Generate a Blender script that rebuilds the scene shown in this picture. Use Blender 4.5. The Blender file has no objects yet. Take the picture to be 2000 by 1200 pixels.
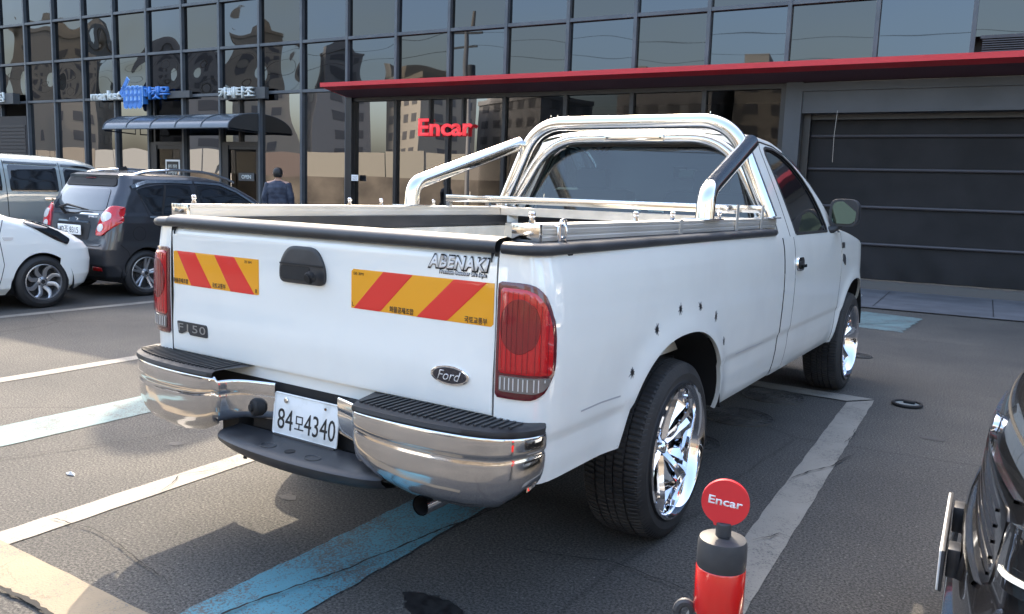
import bpy, bmesh, math, random
import numpy as np
from mathutils import Vector, Matrix
random.seed(7)
PI = math.pi
sc = bpy.context.scene
col = sc.collection

# ------------------------------------------------------------------ camera
yaw, pitch, roll, fpx = -.575, .138, .034, 1609.5
cy_, sy_, cp_, sp_ = math.cos(yaw), math.sin(yaw), math.cos(pitch), math.sin(pitch)
f_ = Vector((sy_*cp_, cy_*cp_, -sp_)); r_ = Vector((cy_, -sy_, 0)); u_ = r_.cross(f_)
cr, sr = math.cos(roll), math.sin(roll)
R_ = r_*cr + u_*sr; U_ = u_*cr - r_*sr
cd = bpy.data.cameras.new('camera'); cam = bpy.data.objects.new('camera', cd); col.objects.link(cam)
cam.matrix_world = Matrix(((R_.x, U_.x, -f_.x, 2.245), (R_.y, U_.y, -f_.y, -2.101), (R_.z, U_.z, -f_.z, 1.452), (0, 0, 0, 1)))
cd.sensor_width = 36; cd.lens = fpx/2000*36; cd.clip_end = 3000; cd.clip_start = .02
sc.camera = cam
# ------------------------------------------------------------------ light
SUN = Vector((-.50, .57, .66)).normalized()
w = bpy.data.worlds.new('World'); sc.world = w; w.use_nodes = True
nt = w.node_tree; bg = nt.nodes['Background']
sky = nt.nodes.new('ShaderNodeTexSky'); sky.sky_type = 'NISHITA'; sky.sun_disc = False
sky.sun_elevation = math.asin(SUN.z); sky.sun_rotation = math.atan2(SUN.x, SUN.y)
sky.air_density = 1.2; sky.dust_density = 5.0; sky.ozone_density = 1.0
nt.links.new(sky.outputs[0], bg.inputs[0]); bg.inputs[1].default_value = .15
sl = bpy.data.lights.new('sun', 'SUN'); so = bpy.data.objects.new('sun', sl); col.objects.link(so)
sl.energy = 2.0; sl.angle = math.radians(.3); sl.color = (.80, .675, .51)
so.rotation_euler = SUN.to_track_quat('Z', 'Y').to_euler(); so.location = (0, 0, 30)
sc.view_settings.view_transform = 'Standard'; sc.view_settings.look = 'None'
sc.view_settings.exposure = 2.42; sc.view_settings.gamma = 1

# ------------------------------------------------------------------ helpers
def tag(o, label=None, cat=None, group=None, kind=None):
    if label: o['label'] = label
    if cat: o['category'] = cat
    if group: o['group'] = group
    if kind: o['kind'] = kind
    return o
def empty(name, loc=(0, 0, 0), rz=0, **k):
    o = bpy.data.objects.new(name, None); o.location = loc; o.rotation_euler = (0, 0, rz); o.empty_display_size = .1
    col.objects.link(o); return tag(o, **k)
def part(name, parent=None):        # a part whose own pieces are meshes
    o = bpy.data.objects.new(name, None); o.empty_display_size = .05; col.objects.link(o); o.parent = parent; return o
def mesh_ob(name, v, f, mat, parent=None, smooth=False, sharp=35, recalc=True):
    me = bpy.data.meshes.new(name); me.from_pydata([tuple(p) for p in v], [], f); me.validate()
    if recalc:
        bm = bmesh.new(); bm.from_mesh(me); bmesh.ops.recalc_face_normals(bm, faces=bm.faces); bm.to_mesh(me); bm.free()
    if smooth:
        me.shade_smooth(); me.set_sharp_from_angle(angle=math.radians(sharp))
    if mat: me.materials.append(mat)
    o = bpy.data.objects.new(name, me); col.objects.link(o); o.parent = parent
    return o
class MB:
    def __init__(s): s.v = []; s.f = []
    def add(s, v, f):
        n = len(s.v); s.v += [tuple(p) for p in v]; s.f += [tuple(i+n for i in q) for q in f]; return s
    def box(s, x0, x1, y0, y1, z0, z1, b=0.0, M=None):
        if b > 0:
            bm = bmesh.new(); bmesh.ops.create_cube(bm, size=1)
            for vv in bm.verts: vv.co = Vector(((x0+x1)/2+vv.co.x*(x1-x0), (y0+y1)/2+vv.co.y*(y1-y0), (z0+z1)/2+vv.co.z*(z1-z0)))
            bmesh.ops.bevel(bm, geom=bm.edges[:], offset=b, segments=2, affect='EDGES', profile=.5)
            bm.verts.index_update(); v = [vv.co.copy() for vv in bm.verts]; f = [tuple(q.index for q in ff.verts) for ff in bm.faces]; bm.free()
        else:
            v = [Vector((x, y, z)) for z in (z0, z1) for y in (y0, y1) for x in (x0, x1)]
            f = [(0, 2, 3, 1), (4, 5, 7, 6), (0, 1, 5, 4), (2, 6, 7, 3), (0, 4, 6, 2), (1, 3, 7, 5)]
        if M: v = [M @ p for p in v]
        return s.add(v, f)
    def grid(s, P, cu=False, cv=False):
        nu, nv = len(P), len(P[0]); v = [p for row in P for p in row]; f = []
        for i in range(nu if cu else nu-1):
            for j in range(nv if cv else nv-1):
                a, b = i, (i+1) % nu; c, d = j, (j+1) % nv
                f.append((a*nv+c, b*nv+c, b*nv+d, a*nv+d))
        return s.add(v, f)
    def tube(s, pts, r, n=16, caps=True):
        pts = [Vector(p) for p in pts]; P = []; T0 = None
        for i, p in enumerate(pts):
            t = ((pts[min(i+1, len(pts)-1)]-pts[max(i-1, 0)])).normalized()
            if T0 is None:
                a = t.orthogonal().normalized()
            else:
                q = T0.rotation_difference(t); a = (q @ a); a = (a-t*a.dot(t)).normalized()
            T0 = t; b = t.cross(a); rr = r[i] if isinstance(r, (list, tuple)) else r
            P.append([p+(a*math.cos(2*PI*k/n)+b*math.sin(2*PI*k/n))*rr for k in range(n)])
        s.grid(P, cv=True)
        if caps:
            m = len(s.v); s.f.append(tuple(range(m-n, m))); s.f.append(tuple(range(m-n*len(pts), m-n*len(pts)+n))[::-1])
        return s
    def cyl(s, c, ax, r, h, n=24, r2=None, b=0.0):
        c = Vector(c); ax = Vector(ax).normalized(); r2 = r if r2 is None else r2
        if b: return s.tube([c, c+ax*.0001, c+ax*b, c+ax*(h-b), c+ax*(h-.0001), c+ax*h], [r-b, r-b*.9, r, r2, r2-b*.9, r2-b], n)
        return s.tube([c, c+ax*h], [r, r2], n)
    def revolve(s, prof, n=48, ax='x', full=True):   # prof (radius, axial)
        P = []
        for k in range(n):
            a = 2*PI*k/n; ca, sa = math.cos(a), math.sin(a)
            P.append([(h, r*ca, r*sa) if ax == 'x' else (r*ca, r*sa, h) for r, h in prof])
        return s.grid(P, cu=True)
    def build(s, name, mat, parent=None, smooth=True, sharp=35, M=None):
        if M: s.v = [tuple(M @ Vector(p)) for p in s.v]
        return mesh_ob(name, s.v, s.f, mat, parent, smooth, sharp)
def rounded(pts, rad, n=8):
    pts = [Vector(p) for p in pts]; out = [pts[0]]
    for i in range(1, len(pts)-1):
        p = pts[i]; a = (pts[i-1]-p); b = (pts[i+1]-p); r = min(rad, a.length*.49, b.length*.49)
        A = p+a.normalized()*r; B = p+b.normalized()*r
        for k in range(n+1):
            t = k/n; out.append(A*(1-t)**2+p*2*t*(1-t)+B*t*t)
    out.append(pts[-1]); return out
def resample(poly, n, closed=True):
    P = np.array([tuple(p) for p in poly], float)
    if closed: P = np.vstack([P, P[:1]])
    d = np.r_[0, np.cumsum(np.linalg.norm(np.diff(P, axis=0), axis=1))]
    t = np.linspace(0, d[-1], n, endpoint=not closed)
    return [tuple(np.interp(x, d, P[:, k]) for k in range(P.shape[1])) for x in t]
def rpoly(pts, r, n=5):            # polygon with rounded corners, 2-D
    out = []; m = len(pts)
    for i in range(m):
        p = Vector(pts[i][:2]); a = Vector(pts[i-1][:2])-p; b = Vector(pts[(i+1) % m][:2])-p
        rr = r[i] if isinstance(r, (list, tuple)) else r
        q = min(rr, a.length*.49, b.length*.49); A = p+a.normalized()*q; B = p+b.normalized()*q
        for k in range(n+1):
            t = k/n; out.append(tuple(A*(1-t)**2+p*2*t*(1-t)+B*t*t))
    return out
def patch(name, poly, mp, mat, parent=None, off=.004, th=.004, rings=6, n=64, dome=0.0, smooth=True, c=None, res=True):
    """closed polygon in (u,v) laid on the surface mp(u,v); real thickness"""
    poly = resample(poly, n) if res else poly
    n = len(poly)
    if c is None: c = (sum(p[0] for p in poly)/n, sum(p[1] for p in poly)/n)
    def pt(u, v, o):
        e = 1e-3; p = Vector(mp(u, v)); du = Vector(mp(u+e, v))-p; dv = Vector(mp(u, v+e))-p; nn = du.cross(dv)
        if nn.length < 1e-12: nn = Vector((0, -1, 0))
        return p+nn.normalized()*o
    P = [[pt(q[0], q[1], off-th) for q in poly], [pt(q[0], q[1], off*.9) for q in poly]]
    for k in range(rings):
        r = 1-.01-(k/rings)*.96 if k else .985
        P.append([pt(c[0]+(q[0]-c[0])*r, c[1]+(q[1]-c[1])*r, off+dome*(1-r*r)) for q in poly])
    mb = MB(); mb.grid(P, cv=True); m = len(mb.v); mb.f.append(tuple(range(m-n, m)))
    return mb.build(name, mat, parent, smooth, 40)
def strip(name, line, mp, wd, mat, parent=None, off=.003, th=.003, step=.02):
    """a band of width wd along a polyline in (u,v) on the surface"""
    L = sum(math.dist(line[i], line[i+1]) for i in range(len(line)-1)); n = max(2, int(L/step))
    pts = resample(line, n, closed=False); P = []
    e = 1e-3
    for i, q in enumerate(pts):
        a = pts[max(i-1, 0)]; b = pts[min(i+1, n-1)]; A = Vector(mp(*a)); B = Vector(mp(*b)); t = (B-A).normalized()
        p = Vector(mp(*q)); nn = (Vector(mp(q[0]+e, q[1]))-p).cross(Vector(mp(q[0], q[1]+e))-p)
        nn = nn.normalized() if nn.length > 1e-12 else Vector((0, -1, 0)); s_ = nn.cross(t).normalized()*wd/2
        P.append([p-s_+nn*(off-th), p-s_+nn*off, p+s_+nn*off, p+s_+nn*(off-th)])
    return MB().grid(P).build(name, mat, parent, False)
def bridge(name, outer, inner, c, mp, mat, parent=None, n=120, rings=5, flange=.02):
    """frame between two star-shaped closed outlines around c, lying on mp"""
    def hit(poly, a):
        d = (math.cos(a), math.sin(a)); best = None
        for i in range(len(poly)):
            p, q = poly[i], poly[(i+1) % len(poly)]
            ex, ey = q[0]-p[0], q[1]-p[1]; den = d[0]*ey-d[1]*ex
            if abs(den) < 1e-12: continue
            t = ((p[0]-c[0])*ey-(p[1]-c[1])*ex)/den; s = ((p[0]-c[0])*d[1]-(p[1]-c[1])*d[0])/den
            if t > 0 and -1e-9 <= s <= 1+1e-9: best = t if best is None else max(best, t)
        return (c[0]+d[0]*best, c[1]+d[1]*best)
    A = sorted(set([2*PI*k/n for k in range(n)]+[math.atan2(p[1]-c[1], p[0]-c[0]) % (2*PI) for p in list(outer)+list(inner)]))
    O = [hit(outer, a) for a in A]; I = [hit(inner, a) for a in A]; P = []
    for k in range(rings+1):
        t = k/rings; P.append([mp(o[0]*(1-t)+i[0]*t, o[1]*(1-t)+i[1]*t) for o, i in zip(O, I)])
    cc = Vector(mp(*c)); e = 1e-3; nn = (Vector(mp(c[0]+e, c[1]))-cc).cross(Vector(mp(c[0], c[1]+e))-cc).normalized()
    P.append([Vector(p)-nn*flange for p in P[-1]])
    return MB().grid(P, cv=True).build(name, mat, parent, True, 40)

FONT = {}
def text(name, body, mp, w_, h_, mat, parent=None, ex=.001, bold=0.0, shear=0.0, sx=None, space=1.0, dep=None):
    """lettering laid on a plane: mp = 4x4 matrix (x along the text, y up, z out), fitted into w_ x h_"""
    cu = bpy.data.curves.new(name, 'FONT'); cu.body = body; cu.size = 1; cu.extrude = 0; cu.offset = bold; cu.shear = shear
    cu.space_character = space; cu.resolution_u = 3
    o = bpy.data.objects.new(name, cu); col.objects.link(o)
    dg = bpy.context.evaluated_depsgraph_get(); me = bpy.data.meshes.new_from_object(o.evaluated_get(dg))
    col.objects.unlink(o); bpy.data.objects.remove(o); bpy.data.curves.remove(cu)
    me.name = name
    co = np.array([v.co[:] for v in me.vertices]); mn, mx = co.min(0), co.max(0)
    bm = bmesh.new(); bm.from_mesh(me)
    if ex > 0:
        r = bmesh.ops.extrude_face_region(bm, geom=bm.faces[:])
        for g in r['geom']:
            if isinstance(g, bmesh.types.BMVert): g.co.z = 1
    S = Matrix.Diagonal((w_/(mx[0]-mn[0]), h_/(mx[1]-mn[1]), ex if ex > 0 else 1, 1)) @ Matrix.Translation((-(mn[0]+mx[0])/2, -(mn[1]+mx[1])/2, 0))
    bm.transform(mp @ S); bmesh.ops.recalc_face_normals(bm, faces=bm.faces); bm.to_mesh(me); bm.free()
    me.materials.clear(); me.materials.append(mat)
    o = bpy.data.objects.new(name, me); col.objects.link(o); o.parent = parent; return o
def frame(o, x, y):                  # matrix from origin, x dir, y dir
    x = Vector(x).normalized(); y = Vector(y); y = (y-x*y.dot(x)).normalized(); z = x.cross(y)
    return Matrix(((x.x, y.x, z.x, o[0]), (x.y, y.y, z.y, o[1]), (x.z, y.z, z.z, o[2]), (0, 0, 0, 1)))
def copy_tree(o, parent=None):
    c = o.copy(); col.objects.link(c); c.parent = parent
    for ch in [q for q in bpy.data.objects if q.parent == o]: copy_tree(ch, c)
    return c

# ------------------------------------------------------------------ materials
def mat(name, c, rough=.5, metal=0., coat=0., spec=.5, ior=None, emit=None, alpha=None):
    m = bpy.data.materials.new(name); m.use_nodes = True; b = m.node_tree.nodes['Principled BSDF']
    b.inputs['Base Color'].default_value = (*c, 1); b.inputs['Roughness'].default_value = rough; b.inputs['Metallic'].default_value = metal
    b.inputs['Coat Weight'].default_value = coat; b.inputs['Coat Roughness'].default_value = .03; b.inputs['Specular IOR Level'].default_value = spec
    if ior: b.inputs['IOR'].default_value = ior
    if emit: b.inputs['Emission Color'].default_value = (*emit[:3], 1); b.inputs['Emission Strength'].default_value = emit[3]
    return m
def N_(m, t, **k):
    n = m.node_tree.nodes.new(t)
    for a, v in k.items():
        if a in ('operation', 'blend_type', 'feature', 'noise_dimensions', 'wave_type', 'bands_direction', 'data_type', 'distance', 'wave_profile', 'rings_direction'): setattr(n, a, v)
        else: n.inputs[a].default_value = v
    return n
def L_(m, a, b): m.node_tree.links.new(a, b)
def coord(m, obj=True, scale=None):
    t = m.node_tree.nodes.new('ShaderNodeTexCoord'); o = t.outputs['Object']
    if scale:
        mp = m.node_tree.nodes.new('ShaderNodeMapping'); mp.inputs['Scale'].default_value = scale; L_(m, o, mp.inputs['Vector']); o = mp.outputs[0]
    return o
def ramp(m, src, stops):
    r = m.node_tree.nodes.new('ShaderNodeValToRGB'); e = r.color_ramp.elements
    while len(e) < len(stops): e.new(.5)
    for i, (p, c) in enumerate(stops): e[i].position = p; e[i].color = (*c, 1) if len(c) == 3 else c
    L_(m, src, r.inputs[0]); return r.outputs[0]
def noisy(m, c1, c2, scale=8, detail=6, bump=0., rough=None, sc3=None, bscale=None, lo=.35, hi=.65):
    b = m.node_tree.nodes['Principled BSDF']; v = coord(m, scale=sc3)
    n = N_(m, 'ShaderNodeTexNoise', Scale=scale, Detail=detail); L_(m, v, n.inputs['Vector'])
    L_(m, ramp(m, n.outputs[0], [(lo, c1), (hi, c2)]), b.inputs['Base Color'])
    if rough:
        r = ramp(m, n.outputs[0], [(.3, (rough[0],)*3), (.7, (rough[1],)*3)]); L_(m, r, b.inputs['Roughness'])
    if bump:
        n2 = N_(m, 'ShaderNodeTexNoise', Scale=bscale or scale*4, Detail=4); L_(m, v, n2.inputs['Vector'])
        bp = N_(m, 'ShaderNodeBump', Strength=1.0, Distance=bump); L_(m, n2.outputs[0], bp.inputs['Height']); L_(m, bp.outputs[0], b.inputs['Normal'])
    return m
def wobble(m, amp, scale):           # faint unevenness so reflections are not CAD-perfect
    b = m.node_tree.nodes['Principled BSDF']; v = coord(m)
    n = N_(m, 'ShaderNodeTexNoise', Scale=scale, Detail=1); L_(m, v, n.inputs['Vector'])
    bp = N_(m, 'ShaderNodeBump', Strength=1.0, Distance=amp); L_(m, n.outputs[0], bp.inputs['Height'])
    L_(m, bp.outputs[0], b.inputs['Normal'])
    if 'Coat Normal' in b.inputs: L_(m, bp.outputs[0], b.inputs['Coat Normal'])
    return m
W = {}
W['white'] = wobble(noisy(mat('white_paint', (.82, .83, .80), .35, coat=1.0), (.755, .765, .735), (.825, .84, .80), 2.2, 9, rough=(.42, .3), lo=.25, hi=.5), .0022, 2.6); W['white'].node_tree.nodes['Principled BSDF'].inputs['Coat IOR'].default_value = 1.75
W['white2'] = mat('white_car_paint', (.79, .80, .77), .3, coat=1.0)
W['dark'] = mat('dark_grey_paint', (.030, .032, .038), .28, metal=.35, coat=1.0)
W['silver'] = mat('silver_green_paint', (.30, .34, .335), .38, metal=.45, coat=.8)
W['black'] = wobble(mat('black_paint', (.006, .006, .007), .2, coat=1.0), .002, 3)
W['chrome'] = wobble(mat('chrome', (.78, .78, .79), .045, 1.0), .0012, 7)
W['steel'] = wobble(mat('polished_steel', (.74, .73, .71), .10, 1.0), .0004, 22)
W['wheelchrome'] = mat('wheel_chrome', (.80, .81, .84), .04, 1.0)
W['bumperchrome'] = wobble(noisy(mat('bumper_chrome', (.66, .66, .67), .06, 1.0), (.60, .60, .61), (.74, .74, .75), 3, 5, rough=(.04, .14)), .0015, 5)
W['alu'] = mat('brushed_aluminium', (.72, .70, .66), .40, .72)
noisy(W['alu'], (.66, .645, .61), (.76, .74, .70), 9, 4, rough=(.36, .46), sc3=(1, .25, 1.5))
W['aludirty'] = W['alu']
W['plastic'] = noisy(mat('black_plastic', (.028, .030, .034), .42), (.020, .022, .026), (.036, .038, .042), 9, 5, bump=.0003, bscale=400, rough=(.36, .5))
W['rubberpad'] = noisy(mat('step_pad_rubber', (.018, .018, .02), .55), (.012, .013, .015), (.030, .030, .032), 16, 6, rough=(.45, .7))
W['black_m'] = mat('matte_black', (.008, .008, .009), .7)
W['gap'] = mat('panel_gap', (.006, .006, .006), .9)
W['tyre'] = noisy(mat('tyre_rubber', (.016, .016, .017), .62), (.012, .012, .013), (.028, .027, .026), 7, 8, rough=(.5, .75), bump=.0004, bscale=160)
W['tyre2'] = mat('tyre_sidewall', (.014, .014, .015), .6)
W['alloy'] = mat('alloy_wheel', (.42, .43, .45), .3, .85)
W['alloydark'] = mat('wheel_barrel_dark', (.03, .03, .032), .6, .3)
W['red'] = mat('red_lens', (.52, .010, .014), .12, coat=1.0)
W['darkred'] = mat('dark_red_lens', (.10, .006, .012), .15, coat=1.0)
W['clear'] = mat('clear_lens', (.62, .60, .58), .18, coat=1.0)
W['tint'] = mat('tinted_glass', (.010, .011, .013), .04, spec=.8, coat=.6)
W['whitevinyl'] = mat('white_vinyl', (.80, .80, .80), .4)
W['blackvinyl'] = mat('black_vinyl', (.006, .006, .008), .4)
W['plate'] = noisy(mat('plate_enamel', (.72, .74, .73), .35), (.60, .61, .58), (.76, .78, .77), 14, 6, lo=.28, hi=.5)
W['ink'] = mat('plate_ink', (.010, .011, .012), .5)
W['yel'] = mat('reflective_yellow', (.80, .34, .004), .35, coat=.5)
W['redfilm'] = mat('reflective_red', (.70, .022, .015), .35, coat=.5)
W['greysign'] = mat('sign_case_grey', (.06, .065, .07), .5)
W['letter'] = mat('white_letter_face', (.62, .66, .64), .45)
W['blueface'] = mat('blue_letter_face', (.045, .21, .62), .4)
W['lightblue'] = mat('pale_blue_edge', (.32, .55, .85), .4)
W['redletter'] = mat('red_letter_face', (.85, .07, .08), .4, emit=(1, .06, .08, .12))  # small emission added to brighten the letter faces
W['canopyred'] = mat('canopy_red', (.60, .025, .035), .4)
W['frame'] = noisy(mat('facade_frame', (.085, .097, .112), .42, .2), (.070, .082, .096), (.10, .114, .13), 2, 5)
W['frameblack'] = mat('shopfront_frame', (.012, .013, .016), .4)
W['cladding'] = noisy(mat('grey_cladding', (.05, .057, .066), .5), (.042, .048, .056), (.060, .067, .078), 1.2, 6)
W['skin'] = mat('skin', (.48, .28, .20), .5)
W['jacket'] = noisy(mat('navy_jacket', (.035, .045, .075), .65), (.022, .028, .05), (.05, .062, .095), 10, 4)
W['hair'] = mat('hair', (.010, .009, .009), .5)
W['cloth'] = mat('trousers', (.02, .02, .024), .8)
W['interior'] = mat('cab_interior', (.022, .024, .028), .8)
W['bedliner'] = noisy(mat('cargo_bed_cream', (.62, .60, .54), .5), (.50, .48, .42), (.68, .66, .60), 5, 6)
W['stickblack'] = mat('door_edge_black', (.01, .01, .01), .4)

def glass_mix(name, tint, tr=.5, f0=1.6, rough=.0, refl=(.95, .97, 1)):
    m = bpy.data.materials.new(name); m.use_nodes = True; nt = m.node_tree; nt.nodes.clear()
    out = nt.nodes.new('ShaderNodeOutputMaterial'); mx = nt.nodes.new('ShaderNodeMixShader'); fr = nt.nodes.new('ShaderNodeFresnel')
    t = nt.nodes.new('ShaderNodeBsdfTransparent'); g = nt.nodes.new('ShaderNodeBsdfGlossy')
    fr.inputs[0].default_value = f0; t.inputs[0].default_value = (*[c*tr for c in tint], 1); g.inputs['Roughness'].default_value = rough
    g.inputs[0].default_value = (*refl, 1)
    nt.links.new(fr.outputs[0], mx.inputs[0]); nt.links.new(t.outputs[0], mx.inputs[1]); nt.links.new(g.outputs[0], mx.inputs[2]); nt.links.new(mx.outputs[0], out.inputs[0])
    return m
W['cabglass'] = glass_mix('cab_glass', (.62, .85, .95), .55, 1.75)
W['shopglass'] = glass_mix('shop_glass', (.70, .80, .85), .42, 1.9, refl=(.23, .235, .25))
W['mirror'] = mat('mirror_glass', (.05, .085, .095), .01, 1.0)
W['coatB'] = mat('coated_glass_blue', (.080, .089, .104), .012, 1.0)
W['coatN'] = mat('coated_glass_neutral', (.074, .075, .077), .014, 1.0)

# asphalt
def asphalt():
    m = bpy.data.materials.new('asphalt'); m.use_nodes = True; b = m.node_tree.nodes['Principled BSDF']
    v = coord(m)
    n1 = N_(m, 'ShaderNodeTexNoise', Scale=.7, Detail=8, Roughness=.62); L_(m, v, n1.inputs['Vector'])
    n2 = N_(m, 'ShaderNodeTexNoise', Scale=92, Detail=5, Roughness=.8); L_(m, v, n2.inputs['Vector'])
    vo = N_(m, 'ShaderNodeTexVoronoi', Scale=150); L_(m, v, vo.inputs['Vector'])
    base = ramp(m, n1.outputs[0], [(.30, (.050, .050, .049)), (.52, (.069, .067, .063)), (.72, (.094, .089, .081))])
    grain = ramp(m, n2.outputs[0], [(.38, (.10, .10, .105)), (.50, (1.0, 1.0, 1.0)), (.64, (2.5, 2.42, 2.3))])
    mu = N_(m, 'ShaderNodeMix', data_type='RGBA', blend_type='MULTIPLY', Factor=.85); L_(m, base, mu.inputs[6]); L_(m, grain, mu.inputs[7])
    sp = ramp(m, vo.outputs['Color'], [(.0, (0, 0, 0)), (.93, (0, 0, 0)), (.97, (.16, .155, .145))])
    ad = N_(m, 'ShaderNodeMix', data_type='RGBA', blend_type='ADD', Factor=.7); L_(m, mu.outputs[2], ad.inputs[6]); L_(m, sp, ad.inputs[7])
    # dark seams / hairline cracks
    nd = N_(m, 'ShaderNodeTexNoise', Scale=2.2, Detail=5); L_(m, v, nd.inputs['Vector'])
    mv = N_(m, 'ShaderNodeMix', data_type='VECTOR', Factor=.12); L_(m, v, mv.inputs[4]); L_(m, nd.outputs['Color'], mv.inputs[5])
    vc = N_(m, 'ShaderNodeTexVoronoi', Scale=.25, feature='DISTANCE_TO_EDGE'); L_(m, mv.outputs[1], vc.inputs['Vector'])
    ck = ramp(m, vc.outputs['Distance'], [(0, (.6, .6, .6)), (.0015, (.75, .75, .75)), (.003, (1, 1, 1))])
    m2 = N_(m, 'ShaderNodeMix', data_type='RGBA', blend_type='MULTIPLY', Factor=.75); L_(m, ad.outputs[2], m2.inputs[6]); L_(m, ck, m2.inputs[7])
    L_(m, m2.outputs[2], b.inputs['Base Color']); b.inputs['Roughness'].default_value = .82; b.inputs['Specular IOR Level'].default_value = .35
    bp = N_(m, 'ShaderNodeBump', Strength=1.0, Distance=.0065); L_(m, n2.outputs[0], bp.inputs['Height'])
    L_(m, bp.outputs[0], b.inputs['Normal'])
    return m
W['asphalt'] = asphalt()
def paint(name, c, wear=.45, under=(.09, .09, .088), big=3.0):
    m = bpy.data.materials.new(name); m.use_nodes = True; b = m.node_tree.nodes['Principled BSDF']; v = coord(m)
    n1 = N_(m, 'ShaderNodeTexNoise', Scale=big, Detail=7, Roughness=.65); L_(m, v, n1.inputs['Vector'])
    n2 = N_(m, 'ShaderNodeTexNoise', Scale=110, Detail=3, Roughness=.7); L_(m, v, n2.inputs['Vector'])
    ad = N_(m, 'ShaderNodeMath', operation='MULTIPLY_ADD'); ad.inputs[1].default_value = .42; L_(m, n1.outputs[0], ad.inputs[0])
    sc_ = N_(m, 'ShaderNodeMath', operation='MULTIPLY'); sc_.inputs[1].default_value = .58; L_(m, n2.outputs[0], sc_.inputs[0]); L_(m, sc_.outputs[0], ad.inputs[2])
    f = ramp(m, ad.outputs[0], [(wear-.03, (0, 0, 0)), (wear+.03, (1, 1, 1))])
    tone = ramp(m, n1.outputs[0], [(.3, tuple(x*.80 for x in c)), (.7, c)])
    mx = N_(m, 'ShaderNodeMix', data_type='RGBA'); L_(m, f, mx.inputs[0]); mx.inputs[6].default_value = (*under, 1); L_(m, tone, mx.inputs[7])
    nd = N_(m, 'ShaderNodeTexNoise', Scale=6, Detail=7); L_(m, v, nd.inputs['Vector'])
    mv = N_(m, 'ShaderNodeMix', data_type='VECTOR', Factor=.30); L_(m, v, mv.inputs[4]); L_(m, nd.outputs['Color'], mv.inputs[5])
    vc = N_(m, 'ShaderNodeTexVoronoi', Scale=3.4, feature='DISTANCE_TO_EDGE'); L_(m, mv.outputs[1], vc.inputs['Vector'])
    ck = ramp(m, vc.outputs['Distance'], [(0, (.5, .5, .5)), (.004, (.7, .7, .7)), (.010, (1, 1, 1))])
    m2 = N_(m, 'ShaderNodeMix', data_type='RGBA', blend_type='MULTIPLY', Factor=.7); L_(m, mx.outputs[2], m2.inputs[6]); L_(m, ck, m2.inputs[7])
    L_(m, m2.outputs[2], b.inputs['Base Color']); b.inputs['Roughness'].default_value = .75
    bp = N_(m, 'ShaderNodeBump', Strength=1.0, Distance=.0018); L_(m, n2.outputs[0], bp.inputs['Height']); L_(m, bp.outputs[0], b.inputs['Normal'])
    return m
W['pwhite'] = paint('worn_white_paint', (.25, .235, .205), .425)
W['pblue'] = paint('worn_blue_paint', (.085, .25, .31), .475, big=2.2)
W['pblue2'] = paint('faded_blue_paint', (.135, .21, .215), .455)
W['pcream'] = paint('worn_cream_paint', (.22, .175, .115), .42)
W['paver'] = noisy(mat('grey_paving', (.10, .107, .12), .7), (.08, .086, .096), (.125, .132, .146), 2, 8, bump=.002, bscale=60)

# ------------------------------------------------------------------ ground
g = MB(); g.add([(-400, -400, 0), (400, -400, 0), (400, 400, 0), (-400, 400, 0)], [(0, 1, 2, 3)])
tag(g.build('ground', W['asphalt'], smooth=False), kind='structure')
def marking(name, poly, m, z=.004):
    n = len(poly); o = mesh_ob(name, [(x, y, z) for x, y in poly], [tuple(range(n))], m); tag(o, kind='structure'); return o
def wob(p, q, n=44, am=.0035):
    out = []
    for i in range(n): t = i/n; out.append((p[0]*(1-t)+q[0]*t+random.uniform(-am, am), p[1]*(1-t)+q[1]*t+random.uniform(-am, am)))
    return out
def band(a, b, c, d, **k): return wob(a, b, **k)+wob(b, c, **k)+wob(c, d, **k)+wob(d, a, **k)
marking('bay_line', band((-6.81, 7.2), (-6.80, 1.0), (-6.66, 1.0), (-6.67, 7.2)), W['pwhite'])
marking('bay_line', band((-4.10, 4.6), (-3.96, -.30), (-3.82, -.30), (-3.96, 4.6)), W['pwhite'])
marking('bay_line', band((-1.50, 4.4), (-1.235, -.585), (-1.085, -.585), (-1.35, 4.4)), W['pwhite'])
marking('bay_line', band((1.105, 4.24), (1.325, .2), (1.50, .2), (1.262, 4.44)), W['pwhite'])
marking('bay_line', band((-1.25, 4.33), (1.10, 4.26), (1.26, 4.46), (-1.25, 4.53)), W['pwhite'], .008)
marking('blue_bay_bar', band((-2.80, 1.15), (-2.70, -1.6), (-2.33, -1.6), (-2.40, 1.02)), W['pblue2'])
marking('blue_bay_bar', band((-.165, 1.3), (-.075, -.9), (.27, -.9), (.17, 1.25), am=.006), W['pblue'])
marking('cream_line', band((-3.6, -.60), (.6, -.555), (.6, -.735), (-3.6, -.80)), W['pcream'], .008)
marking('blue_road_mark', band((.15, 9.9), (.05, 8.3), (.90, 8.25), (.95, 9.75), am=.03), W['pblue2'])
marking('cream_road_mark', band((-1.9, 9.6), (-2.0, 8.9), (.05, 8.9), (.12, 9.5), am=.02), W['pcream'], .008)
W['oil'] = noisy(mat('oil_stain', (.012, .012, .013), .35), (.008, .008, .009), (.03, .03, .03), 30, 5)
st = [(0.545+.11*math.cos(a)*(1+.25*math.sin(3*a)+random.uniform(-.12, .12)), .045+.075*math.sin(a)*(1+random.uniform(-.15, .15))) for a in np.linspace(0, 2*PI, 40, endpoint=False)]
marking('oil_stain', st, W['oil'])

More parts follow.
